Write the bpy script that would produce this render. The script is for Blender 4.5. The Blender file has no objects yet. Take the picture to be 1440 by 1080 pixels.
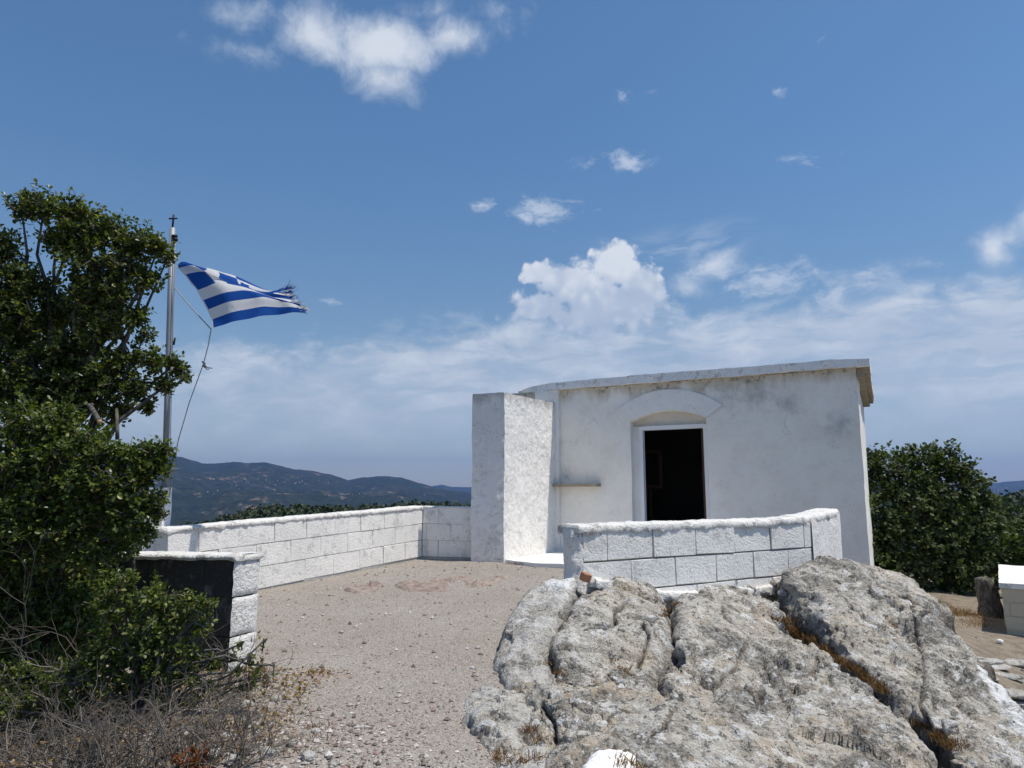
import bpy, bmesh, math, random
import numpy as np
from mathutils import Vector, Matrix

random.seed(7); RNG = np.random.default_rng(7)
SC = bpy.context.scene
COL = SC.collection
R = math.radians

# ------------------------------------------------------------------ camera
EYE = np.array([0.0, 0.0, 0.92]); F = 1000.0; PITCH = math.atan(150.0 / F)
cam_d = bpy.data.cameras.new('camera'); cam_o = bpy.data.objects.new('camera', cam_d); COL.objects.link(cam_o)
cam_o.location = EYE; cam_o.rotation_euler = (math.pi / 2 + PITCH, 0, 0)
cam_d.sensor_width = 36.0; cam_d.lens = 36.0 * F / 1440.0
cam_d.clip_start = 0.05; cam_d.clip_end = 40000
SC.camera = cam_o
SC.view_settings.view_transform = 'Standard'; SC.view_settings.look = 'None'
SC.view_settings.gamma = 1.0; SC.view_settings.exposure = -0.10
SC.cycles.max_bounces = 7; SC.cycles.diffuse_bounces = 3; SC.cycles.adaptive_threshold = 0.02; SC.cycles.volume_bounces = 0
SC.cycles.transparent_max_bounces = 8; SC.cycles.use_denoising = True
SC.cycles.caustics_reflective = False; SC.cycles.caustics_refractive = False

_f = np.array([0, math.cos(PITCH), math.sin(PITCH)]); _u = np.array([0, -math.sin(PITCH), math.cos(PITCH)]); _r = np.array([1.0, 0, 0])
def ray(px, py): return _f + (px - 720) / F * _r + (540 - py) / F * _u
def at(px, py, Y):                       # the point on a sight line at distance Y in front of the camera
    d = ray(px, py); return EYE + d * (Y / d[1])
def on_plane(px, py, P, n):
    d = ray(px, py); n = np.array(n); return EYE + d * (np.dot(np.array(P) - EYE, n) / np.dot(d, n))

# ------------------------------------------------------------------ sun and sky
SUN = np.array([0.40, -0.095, 1.0]); SUN /= np.linalg.norm(SUN)
EL = math.asin(SUN[2]); AZ = math.atan2(SUN[0], SUN[1])
sun_d = bpy.data.lights.new('sun', 'SUN'); sun_o = bpy.data.objects.new('sun', sun_d); COL.objects.link(sun_o)
sun_d.energy = 4.6; sun_d.angle = R(0.55); sun_d.color = (1.0, 0.935, 0.84)
sun_o.rotation_euler = Vector((-SUN[0], -SUN[1], -SUN[2])).to_track_quat('-Z', 'Y').to_euler(); sun_o.location = (4, -1, 12)

W = bpy.data.worlds.new('World'); SC.world = W; W.use_nodes = True
W.cycles.sampling_method = 'MANUAL'; W.cycles.sample_map_resolution = 512
class NT:
    """tiny node-tree writer"""
    def __init__(s, tree): s.t = tree; s.n = tree.nodes; s.l = tree.links
    def new(s, typ, **kw):
        n = s.n.new(typ)
        for k, v in kw.items(): setattr(n, k, v)
        return n
    def put(s, sock, v):
        if v is None: return
        if isinstance(v, bpy.types.NodeSocket): s.l.new(v, sock)
        else:
            if isinstance(v, (tuple, list)) and len(v) == 3 and sock.type == 'RGBA': v = (*v, 1)
            sock.default_value = v
    def m(s, op, a, b=None, c=None, clamp=False):
        n = s.new('ShaderNodeMath', operation=op); n.use_clamp = clamp
        for i, v in enumerate((a, b, c)): s.put(n.inputs[i], v)
        return n.outputs[0]
    def vm(s, op, a, b=None, out=0):
        n = s.new('ShaderNodeVectorMath', operation=op)
        s.put(n.inputs[0], a); s.put(n.inputs[1], b)
        return n.outputs['Value'] if op in ('LENGTH', 'DISTANCE', 'DOT_PRODUCT') else n.outputs[0]
    def xyz(s, x, y, z):
        n = s.new('ShaderNodeCombineXYZ'); s.put(n.inputs[0], x); s.put(n.inputs[1], y); s.put(n.inputs[2], z); return n.outputs[0]
    def noise(s, vec, scale, detail=6, rough=0.55, dist=0.0, out=0, dims='3D'):
        n = s.new('ShaderNodeTexNoise', noise_dimensions=dims)
        s.put(n.inputs['Vector'], vec); s.put(n.inputs['Scale'], scale); s.put(n.inputs['Detail'], detail)
        s.put(n.inputs['Roughness'], rough); s.put(n.inputs['Distortion'], dist); return n.outputs[out]
    def vor(s, vec, scale, feature='F1', out='Distance', rand=1.0):
        n = s.new('ShaderNodeTexVoronoi', feature=feature)
        s.put(n.inputs['Vector'], vec); s.put(n.inputs['Scale'], scale); s.put(n.inputs['Randomness'], rand); return n.outputs[out]
    def ss(s, v, a, b, lo=0.0, hi=1.0):
        n = s.new('ShaderNodeMapRange', interpolation_type='SMOOTHSTEP')
        for i, x in enumerate((v, a, b, lo, hi)): s.put(n.inputs[i], x)
        return n.outputs[0]
    def mix(s, fac, a, b, blend='MIX'):
        n = s.new('ShaderNodeMix', data_type='RGBA', blend_type=blend)
        s.put(n.inputs[0], fac); s.put(n.inputs[6], a); s.put(n.inputs[7], b); return n.outputs[2]
    def mapv(s, vec, scale=(1, 1, 1), loc=(0, 0, 0), rot=(0, 0, 0)):
        n = s.new('ShaderNodeMapping'); s.put(n.inputs[0], vec); n.inputs[1].default_value = loc
        n.inputs[2].default_value = rot; n.inputs[3].default_value = scale; return n.outputs[0]
    def bump(s, h, strength, dist, prev=None):
        n = s.new('ShaderNodeBump'); s.put(n.inputs['Height'], h); n.inputs['Strength'].default_value = strength
        n.inputs['Distance'].default_value = dist
        if prev is not None: s.put(n.inputs['Normal'], prev)
        return n.outputs[0]

def build_world():
    t = NT(W.node_tree); t.n.clear()
    sky = t.new('ShaderNodeTexSky', sky_type='NISHITA'); sky.sun_disc = False
    sky.sun_elevation = EL; sky.sun_rotation = AZ; sky.altitude = 400; sky.air_density = 1.0; sky.dust_density = 0.55; sky.ozone_density = 2.2
    co = t.new('ShaderNodeTexCoord').outputs['Generated']
    dirn = t.vm('NORMALIZE', co)
    sp = t.new('ShaderNodeSeparateXYZ'); t.put(sp.inputs[0], dirn); x, y, z = sp.outputs
    az = t.m('ARCTAN2', x, y); el = t.m('ARCSINE', z)
    P = t.xyz(az, el, 0.0)
    def ae(px, py):
        d = ray(px, py); d = d / np.linalg.norm(d); return math.atan2(d[0], d[1]), math.asin(d[2])
    warp = t.noise(P, 7.0, 5, 0.6, out=1)
    wv = t.vm('MULTIPLY', t.vm('SUBTRACT', warp, (0.5, 0.5, 0.5)), (0.075, 0.05, 0.0))
    Pw = t.vm('ADD', P, wv)
    def field(blobs, src):
        out = None
        for (px, py, rx, ry, w) in blobs:
            a0, e0 = ae(px, py); a1, _ = ae(px + rx, py); _, e1 = ae(px, py - ry)
            d = t.vm('MULTIPLY', t.vm('SUBTRACT', src, (a0, e0, 0)), (1 / abs(a1 - a0), 1 / abs(e1 - e0), 0))
            f = t.m('MULTIPLY', t.m('SUBTRACT', 1.0, t.vm('LENGTH', d)), w)
            out = f if out is None else t.m('MAXIMUM', out, f)
        return out
    # soft cloud overhead and wisps
    soft = field([(455, 48, 85, 52, 1), (540, 62, 115, 55, 1.15), (630, 52, 75, 40, .8), (548, 105, 62, 45, .9), (590, 12, 60, 22, .4), (1006, 366, 50, 30, .75), (970, 397, 36, 24, .7), (1398, 338, 40, 42, .95), (1442, 306, 40, 40, .85), (1418, 318, 40, 24, .6),
                  (345, 15, 70, 40, .38), (345, 75, 70, 25, .3), (700, 20, 50, 25, .25),
                  (1680, 80, 120, 50, .9), (-300, 140, 120, 50, .8)], Pw)
    n1 = t.noise(Pw, 26.0, 7, 0.62)
    soft_a = t.m('MULTIPLY', t.ss(t.m('ADD', soft, t.m('MULTIPLY', t.m('SUBTRACT', n1, 0.5), 1.15)), -0.05, 0.95), 0.86)
    Pst = t.mapv(Pw, scale=(1.0, 2.1, 1), rot=(0, 0, R(-22)))
    n2 = t.noise(Pst, 34.0, 7, 0.7)
    wisp = field([(892, 222, 60, 24, 1), (762, 293, 64, 34, 1.1), (742, 305, 30, 22, 1), (675, 286, 32, 18, .8), (820, 228, 34, 18, .5), (878, 132, 26, 15, .7),
                  (1088, 121, 26, 14, .75), (1150, 56, 22, 10, .5), (1130, 222, 80, 20, .5), (920, 126, 40, 16, .35), (845, 295, 20, 9, .6), (1215, 392, 60, 16, .7), (1080, 396, 110, 34, 1.0), (1165, 416, 50, 20, .9), (1000, 372, 70, 26, .8),
                  (1310, 370, 40, 22, .45), (470, 425, 60, 12, .55), (1015, 205, 20, 8, .3), (1700, 300, 80, 24, .8), (-200, 320, 90, 24, .7)], Pw)
    wisp_a = t.m('MULTIPLY', t.ss(t.m('ADD', wisp, t.m('MULTIPLY', t.m('SUBTRACT', n2, 0.53), 2.2)), 0.15, 1.05), 0.75)
    # heaped cumulus, crisp edge
    n3 = t.noise(P, 46.0, 6, 0.58, 0.4)
    v3 = t.vor(t.vm('ADD', P, t.vm('MULTIPLY', wv, (.35, .35, 0))), 62.0, 'SMOOTH_F1')
    puff = t.m('ADD', t.m('MULTIPLY', t.m('SUBTRACT', n3, 0.5), 0.85), t.m('MULTIPLY', t.m('SUBTRACT', 0.42, v3), 0.75))
    Pw2 = t.vm('ADD', P, t.vm('MULTIPLY', wv, (.4, .4, 0)))
    cum = field([(868, 372, 46, 38, 1), (800, 396, 56, 36, 1), (902, 405, 36, 40, 1), (758, 384, 30, 20, 1), (850, 434, 95, 46, .85), (765, 432, 66, 28, .6),
                 
                 (1900, 360, 110, 60, 1), (-420, 380, 120, 60, 1), (2300, 420, 200, 60, 1), (-900, 420, 200, 60, 1)], Pw2)
    n4 = t.noise(P, 120.0, 4, 0.6)
    cf = t.m('ADD', t.m('ADD', t.m('MULTIPLY', cum, 1.7), t.m('MULTIPLY', puff, 1.6)), t.m('MULTIPLY', t.m('SUBTRACT', n4, 0.5), 0.55))
    cum_a = t.m('MULTIPLY', t.ss(cf, 0.0, 0.55), t.ss(el, R(9.5), R(14.5), 0.0, 0.92))
    # low bank of streaky stratus round the horizon
    Pb = t.mapv(Pw, scale=(1.0, 4.2, 1)); Pc = t.mapv(Pw, scale=(1.0, 1.9, 1))
    nb = t.noise(Pb, 8.0, 8, 0.62, 0.6); nb2 = t.noise(Pb, 2.6, 4, 0.55); nc = t.noise(Pc, 11.0, 7, 0.6, 0.3)
    top = t.m('SUBTRACT', R(14.2), t.ss(az, -0.50, 0.05, R(4.0), 0.0))
    bt = t.m('ADD', t.m('SUBTRACT', top, el), t.m('ADD', t.m('MULTIPLY', t.m('SUBTRACT', nc, 0.5), 0.17), t.m('MULTIPLY', t.m('SUBTRACT', nb2, 0.5), 0.10)))
    bank = t.ss(bt, R(-1.2), R(2.4))
    low = t.ss(el, R(0.5), R(7.5), 0.10, 1.0)
    streak = t.ss(nb, 0.34, 0.60, 0.45, 1.0)
    bank_a = t.m('MULTIPLY', t.m('MULTIPLY', bank, low), t.m('MULTIPLY', streak, t.ss(nb2, 0.3, 0.6, 0.78, 1.0)))
    veil = t.m('MULTIPLY', t.ss(field([(960, 345, 170, 45, 1), (1000, 370, 120, 40, 1)], Pw), 0.0, 0.9), t.ss(nb, 0.42, 0.75, 0, 0.6))
    # shading of the clouds: bright where thick and high, bluish grey below
    body = t.ss(cf, 0.05, 0.75)
    shade = t.ss(t.m('ADD', t.m('ADD', t.m('MULTIPLY', t.noise(P, 24.0, 4, .5), 1.2), t.m('MULTIPLY', t.ss(v3, .1, .6), -.22)), t.m('MULTIPLY', t.ss(el, R(13.5), R(19)), 0.6)), 0.38, 1.15)
    c_cum = t.mix(shade, CL_DARK, CL_LIT)
    c_soft = t.mix(t.ss(t.m('ADD', soft, t.m('MULTIPLY', t.m('SUBTRACT', n1, .5), .9)), 0.1, 1.1), CL_SOFT, CL_LIT)
    tint = t.mix(t.ss(el, R(0), R(30)), SKY_TINT_LOW, SKY_TINT_HIGH)
    skyc = t.mix(1.0, sky.outputs[0], tint, 'MULTIPLY')
    c = t.mix(bank_a, skyc, t.mix(t.ss(nc, .40, .70), CL_BANK, (6.2, 6.8, 7.6)))
    c = t.mix(veil, c, CL_SOFT)
    c = t.mix(wisp_a, c, CL_SOFT)
    c = t.mix(soft_a, c, c_soft)
    c = t.mix(cum_a, c, c_cum)
    bg = t.new('ShaderNodeBackground'); t.put(bg.inputs[0], c); bg.inputs[1].default_value = 0.115
    o = t.new('ShaderNodeOutputWorld'); t.l.new(bg.outputs[0], o.inputs[0])
CL_LIT = (7.3, 7.7, 8.2); CL_DARK = (4.4, 5.2, 6.5); CL_SOFT = (5.6, 6.3, 7.4); CL_BANK = (5.0, 5.7, 6.7)
SKY_TINT_LOW = (1.02, 0.98, 0.88); SKY_TINT_HIGH = (0.80, 1.07, 1.17)
build_world()

# ------------------------------------------------------------------ helpers
def tag(o, label, cat, group=None, kind=None):
    if label: o['label'] = label
    if cat: o['category'] = cat
    if group: o['group'] = group
    if kind: o['kind'] = kind
    return o
def empty(name, loc=(0, 0, 0), rz=0.0):
    o = bpy.data.objects.new(name, None); COL.objects.link(o); o.location = loc; o.rotation_euler = (0, 0, rz); o.empty_display_size = 0.1
    return o
def link(name, me, mat=None, parent=None, loc=None):
    o = bpy.data.objects.new(name, me); COL.objects.link(o)
    if mat is not None and not me.materials: me.materials.append(mat)
    if parent is not None: o.parent = parent; o.matrix_parent_inverse = parent_inv(parent)
    if loc is not None: o.location = loc
    return o
def parent_inv(p):
    m = Matrix.LocRotScale(p.location, p.rotation_euler, p.scale)
    return m.inverted()
def structure(o): o['kind'] = 'structure'; return o

class Acc:
    """collects vertices and faces of any size, builds one mesh"""
    def __init__(s): s.v = []; s.f = {}; s.n = 0
    def add(s, v, f):
        v = np.asarray(v, float).reshape(-1, 3); f = np.asarray(f, int)
        if f.size: s.f.setdefault(f.shape[1], []).append(f + s.n)
        s.v.append(v); s.n += len(v); return s
    def mesh(s, name, smooth=True):
        V = np.concatenate(s.v); me = bpy.data.meshes.new(name)
        idx = []; starts = []; tot = []; c = 0
        for k, L in s.f.items():
            A = np.concatenate(L); idx.append(A.ravel()); starts.append(c + k * np.arange(len(A))); tot.append(np.full(len(A), k)); c += A.size
        idx = np.concatenate(idx); starts = np.concatenate(starts); tot = np.concatenate(tot)
        me.vertices.add(len(V)); me.vertices.foreach_set('co', V.ravel().astype(np.float32))
        me.loops.add(len(idx)); me.loops.foreach_set('vertex_index', idx.astype(np.int32))
        me.polygons.add(len(starts)); me.polygons.foreach_set('loop_start', starts.astype(np.int32)); me.polygons.foreach_set('loop_total', tot.astype(np.int32))
        me.polygons.foreach_set('use_smooth', np.full(len(starts), smooth))
        me.update(calc_edges=True); me.validate(); return me
    def box(s, lo, hi):
        x0, y0, z0 = lo; x1, y1, z1 = hi
        v = [(x0, y0, z0), (x1, y0, z0), (x1, y1, z0), (x0, y1, z0), (x0, y0, z1), (x1, y0, z1), (x1, y1, z1), (x0, y1, z1)]
        return s.add(v, [(3, 2, 1, 0), (4, 5, 6, 7), (0, 1, 5, 4), (1, 2, 6, 5), (2, 3, 7, 6), (3, 0, 4, 7)])
    def tube(s, pts, rad, k=6, cap=True):
        P = np.asarray(pts, float); n = len(P); rad = np.broadcast_to(np.asarray(rad, float), (n,))
        T = np.gradient(P, axis=0); T /= np.linalg.norm(T, axis=1)[:, None] + 1e-9
        ref = np.array([0.31, 0.17, 0.93]) if abs(T[0][2]) < 0.9 else np.array([1.0, 0.1, 0])
        A = np.cross(T, ref); A /= np.linalg.norm(A, axis=1)[:, None] + 1e-9; B = np.cross(T, A)
        th = np.arange(k) * 2 * math.pi / k
        V = P[:, None] + rad[:, None, None] * (np.cos(th)[None, :, None] * A[:, None] + np.sin(th)[None, :, None] * B[:, None])
        q = np.arange(n - 1)[:, None] * k; a = np.arange(k)[None]; b = (a + 1) % k
        Fq = np.stack([q + a, q + b, q + k + b, q + k + a], -1).reshape(-1, 4)
        s.add(V.reshape(-1, 3), Fq)
        if cap and k >= 3:
            base = s.n - n * k
            s.f.setdefault(k, []).append(np.array([base + np.arange(k)[::-1], base + (n - 1) * k + np.arange(k)]))
        return s

# gradient noise
_perm = RNG.permutation(256); _perm = np.concatenate([_perm, _perm, _perm])
_g3 = RNG.normal(size=(256, 3)); _g3 /= np.linalg.norm(_g3, axis=1)[:, None]
def gn(p):
    p = np.asarray(p, float); i = np.floor(p).astype(int); f = p - i; i &= 255
    w = f * f * f * (f * (f * 6 - 15) + 10); out = 0
    for dx in (0, 1):
        for dy in (0, 1):
            for dz in (0, 1):
                h = _perm[_perm[_perm[(i[..., 0] + dx) & 255] + ((i[..., 1] + dy) & 255)] + ((i[..., 2] + dz) & 255)]
                g = _g3[h & 255]; d = f - np.array([dx, dy, dz])
                wt = (w[..., 0] if dx else 1 - w[..., 0]) * (w[..., 1] if dy else 1 - w[..., 1]) * (w[..., 2] if dz else 1 - w[..., 2])
                out = out + wt * (g * d).sum(-1)
    return out * 1.6
def fbm(p, o=5, lac=2.03, gain=0.5, ridge=False):
    s = 0; a = 1.0; p = np.asarray(p, float).copy(); t = 0
    for k in range(o):
        n = gn(p + k * 17.3); n = (1 - 2 * np.abs(n)) if ridge else n
        s = s + a * n; t += a; a *= gain; p = p * lac
    return s / t
_wp = RNG.random((256, 3))
def worley(p):
    p = np.asarray(p, float); i = np.floor(p).astype(int); f1 = np.full(p.shape[:-1], 9.0); f2 = f1.copy()
    for dx in (-1, 0, 1):
        for dy in (-1, 0, 1):
            for dz in (-1, 0, 1):
                c = i + np.array([dx, dy, dz]); h = _perm[_perm[_perm[c[..., 0] & 255] + (c[..., 1] & 255)] + (c[..., 2] & 255)] & 255
                d = np.linalg.norm(c + _wp[h] - p, axis=-1)
                f2 = np.minimum(f2, np.maximum(f1, d)); f1 = np.minimum(f1, d)
    return f1, f2
def sstep(v, a, b):
    t = np.clip((v - a) / (b - a), 0, 1); return t * t * (3 - 2 * t)

# ------------------------------------------------------------------ materials
def mat(name, fn, rough=0.9, spec=0.25):
    m = bpy.data.materials.new(name); m.use_nodes = True; t = NT(m.node_tree)
    b = t.n['Principled BSDF']; b.inputs['Roughness'].default_value = rough; b.inputs['Specular IOR Level'].default_value = spec
    r = fn(t, b)
    if r is not None:
        c, nrm = r
        if c is not None: t.put(b.inputs['Base Color'], c)
        if nrm is not None: t.put(b.inputs['Normal'], nrm)
    return m
def wpos(t): return t.new('ShaderNodeNewGeometry').outputs['Position']
def island(t): return t.new('ShaderNodeNewGeometry').outputs['Random Per Island']

def whitewash(base=(0.89, 0.87, 0.83), stain=0.35, speck=0.5, grain=1.0, dirt=(0.16, 0.15, 0.13), warm=0.0, coarse=22.0, crack=0.0, band=None, smudge=(), bandcol=(0.47, 0.38, 0.24), patch=0.0):
    def fn(t, b):
        p = wpos(t)
        big = t.noise(p, 2.1, 5, 0.6); mid = t.noise(p, 11.0, 6, 0.65); fine = t.noise(p, 95.0, 4, 0.6)
        c = t.mix(t.ss(big, 0.35, 0.72), base, tuple(x * 0.93 for x in base))
        c = t.mix(t.m('MULTIPLY', t.ss(mid, 0.52, 0.72), stain), c, (0.50, 0.48, 0.45))
        if warm: c = t.mix(t.m('MULTIPLY', t.ss(t.noise(p, 3.7, 4, 0.6), 0.45, 0.7), warm), c, (0.55, 0.46, 0.33))
        if patch:     # bare cement where the lime has flaked off
            c = t.mix(t.m('MULTIPLY', t.ss(t.noise(p, 6.5, 8, .72), .575, .60), patch), c, (0.36, 0.345, 0.32))
        sp = t.m('MULTIPLY', t.ss(t.noise(p, 64.0, 5, 0.75), 0.55, 0.64), t.ss(t.noise(p, 5.0, 4, 0.65), 0.44, 0.62))
        c = t.mix(t.m('MULTIPLY', sp, speck), c, dirt)
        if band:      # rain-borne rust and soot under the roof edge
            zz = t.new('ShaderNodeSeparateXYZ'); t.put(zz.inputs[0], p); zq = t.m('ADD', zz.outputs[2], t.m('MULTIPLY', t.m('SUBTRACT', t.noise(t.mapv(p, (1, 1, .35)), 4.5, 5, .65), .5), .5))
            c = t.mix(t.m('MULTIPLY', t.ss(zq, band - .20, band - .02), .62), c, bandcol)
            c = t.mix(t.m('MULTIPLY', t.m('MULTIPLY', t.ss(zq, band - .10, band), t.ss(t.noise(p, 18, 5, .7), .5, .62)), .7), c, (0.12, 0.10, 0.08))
        for (sx, sy, sz, sr) in smudge:
            dd = t.m('ADD', t.vm('DISTANCE', p, (sx, sy, sz)), t.m('MULTIPLY', t.m('SUBTRACT', t.noise(p, 7, 5, .7), .5), sr * 3.2))
            c = t.mix(t.m('MULTIPLY', t.ss(dd, sr * 1.3, -sr * .6), .55), c, (0.22, 0.22, 0.24))
        h = t.m('ADD', t.m('MULTIPLY', t.noise(p, coarse, 5, 0.6), 0.7), t.m('MULTIPLY', fine, 0.35))
        if crack:
            e = t.vor(t.vm('ADD', p, t.vm('MULTIPLY', t.noise(p, 6.0, 4, 0.6, out=1), (.25, .25, .25))), 1.5, 'DISTANCE_TO_EDGE')
            k = t.m('MULTIPLY', t.ss(e, 0.006, 0.0), t.ss(t.noise(p, 1.3, 2, 0.5), 0.5, 0.6))
            c = t.mix(t.m('MULTIPLY', k, crack), c, (0.10, 0.09, 0.08)); h = t.m('SUBTRACT', h, t.m('MULTIPLY', k, 0.5))
        return c, t.bump(h, 0.55 * grain, 0.03)
    return fn
M = {}
M['wash'] = mat('whitewash_block', whitewash(stain=0.40, speck=0.75, grain=0.75, coarse=48, patch=0.35))
M['wash_rough'] = mat('whitewash_coping', whitewash((0.83, 0.81, 0.77), 0.8, 1.0, 1.25, coarse=46, patch=0.75))
M['plaster'] = mat('plaster_facade', whitewash((0.86, 0.845, 0.81), 0.22, 0.3, 0.40, warm=0.10, coarse=11, crack=0.28))
M['pillar'] = mat('plaster_buttress', whitewash((0.89, 0.87, 0.835), 0.25, 0.75, 1.1, coarse=20))
M['tombblock'] = mat('tomb_block', whitewash((0.60, 0.53, 0.40), 0.3, 0.3, 0.5, warm=0.3))
M['cream'] = mat('plaster_cream', whitewash((0.70, 0.67, 0.60), 0.3, 0.3, 0.5, warm=0.3))
M['buttress'] = mat('plaster_buttress_stained', whitewash((0.89, 0.87, 0.835), 0.25, 0.95, 1.2, coarse=22, patch=0.3, band=2.12, bandcol=(0.40, 0.38, 0.35)))
M['fascia'] = mat('roof_edge', whitewash((0.87, 0.865, 0.85), 0.45, 1.0, 0.9, coarse=16, patch=0.5))
M['eave'] = mat('bare_eave', whitewash((0.34, 0.29, 0.21), 0.6, 0.7, 1.0, warm=0.5))
M['joint'] = mat('mortar_joint', whitewash((0.46, 0.45, 0.43), 0.6, 0.9, 1.2))
M['joint_dark'] = mat('open_joint', whitewash((0.20, 0.19, 0.18), 0.6, 0.9, 1.2))
M['darkblock'] = mat('dark_block', whitewash((0.060, 0.055, 0.050), 0.3, 0.5, 1.4))  # near-black block colour
M['inside'] = mat('shade_dark_plaster', whitewash((0.07, 0.065, 0.06), 0.0, 0.3, 0.5))  # dimness of the room put into the plaster colour
def _white(t, b): return (0.80, 0.80, 0.81), None
M['whitepaint'] = mat('white_door_paint', _white, 0.45, 0.4)
def _wood(t, b):
    p = wpos(t); return t.mix(t.noise(t.mapv(p, (20, 20, 2)), 3, 5, .6), (0.10, 0.055, 0.03), (0.05, 0.028, 0.016)), None
M['door'] = mat('dark_door_wood', _wood, 0.6)
def _metal(t, b):
    b.inputs['Metallic'].default_value = 0.45
    n = t.noise(t.mapv(wpos(t), (8, 8, 1)), 6, 5, .6); return t.mix(n, (0.26, 0.28, 0.30), (0.38, 0.40, 0.42)), None
M['metal'] = mat('galvanised_pole', _metal, 0.6, 0.4)
def _dark(t, b): return (0.02, 0.02, 0.02), None
M['dark'] = mat('dark_iron', _dark, 0.6)
def _rope(t, b): return (0.36, 0.35, 0.33), None
M['rope'] = mat('rope', _rope, 0.9)
def _handle(t, b): b.inputs['Metallic'].default_value = 1.0; return (0.6, 0.6, 0.6), None
M['handle'] = mat('door_handle_metal', _handle, 0.35)

def _gravel(t, b):
    p = wpos(t); big = t.noise(p, 0.7, 5, .6); mid = t.noise(p, 4.0, 6, .65)
    v = t.new('ShaderNodeTexVoronoi'); t.put(v.inputs['Vector'], p); v.inputs['Scale'].default_value = 75.0
    v2 = t.new('ShaderNodeTexVoronoi'); t.put(v2.inputs['Vector'], p); v2.inputs['Scale'].default_value = 190.0
    c = t.mix(t.ss(big, .38, .66), (0.325, 0.284, 0.244), (0.372, 0.338, 0.300))
    c = t.mix(t.m('MULTIPLY', t.ss(mid, .5, .72), .55), c, (0.270, 0.222, 0.182))
    c = t.mix(t.m('MULTIPLY', t.ss(t.noise(p, 1.7, 4, .6), .58, .70), .5), c, (0.31, 0.24, 0.215))
    g = t.new('ShaderNodeSeparateColor'); t.put(g.inputs[0], v.outputs['Color'])
    c = t.mix(t.ss(g.outputs[0], .1, .95, 0, .5), c, t.mix(g.outputs[1], (0.18, 0.157, 0.133), (0.45, 0.415, 0.365)))
    g2 = t.new('ShaderNodeSeparateColor'); t.put(g2.inputs[0], v2.outputs['Color'])
    c = t.mix(t.m('MULTIPLY', t.ss(g2.outputs[0], .80, .95), .7), c, (0.12, 0.10, 0.085))
    c = t.mix(t.m('MULTIPLY', t.ss(g2.outputs[1], .88, .96), .6), c, (0.6, 0.57, 0.52))
    xs_ = t.new('ShaderNodeSeparateXYZ'); t.put(xs_.inputs[0], p)
    c = t.mix(t.ss(t.m('ADD', xs_.outputs[0], t.m('MULTIPLY', t.m('SUBTRACT', mid, .5), 1.5)), 2.6, 3.6, 0, .8), c, t.mix(t.ss(t.noise(p, 9, 6, .7), .35, .65), (0.155, 0.120, 0.082), (0.27, 0.225, 0.165)))
    # dark brown patch of ground beside the bushes
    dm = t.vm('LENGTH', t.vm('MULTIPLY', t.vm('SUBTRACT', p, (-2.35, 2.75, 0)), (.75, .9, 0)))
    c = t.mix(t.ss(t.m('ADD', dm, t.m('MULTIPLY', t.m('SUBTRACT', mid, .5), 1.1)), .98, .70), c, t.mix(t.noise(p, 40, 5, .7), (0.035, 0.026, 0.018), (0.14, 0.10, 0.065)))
    # scrub and soil away from the trodden summit
    d = t.vm('LENGTH', t.vm('MULTIPLY', t.vm('SUBTRACT', p, (1.0, 5.0, 0)), (1, 1, 0)))
    c = t.mix(t.ss(t.m('ADD', d, t.m('MULTIPLY', t.m('SUBTRACT', mid, .5), 6)), 9.5, 13.5), c, t.mix(t.noise(p, .05, 6, .7), (0.03, 0.045, 0.016), (0.12, 0.10, 0.055)))
    h = t.m('ADD', t.m('MULTIPLY', t.m('SUBTRACT', 1.0, v.outputs['Distance']), .5), t.m('ADD', t.m('MULTIPLY', mid, .8), t.m('MULTIPLY', t.m('SUBTRACT', 1.0, v2.outputs['Distance']), .25)))
    return c, t.bump(h, .6, .02)
M['gravel'] = mat('gravel_ground', _gravel, 0.95, 0.15)

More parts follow.
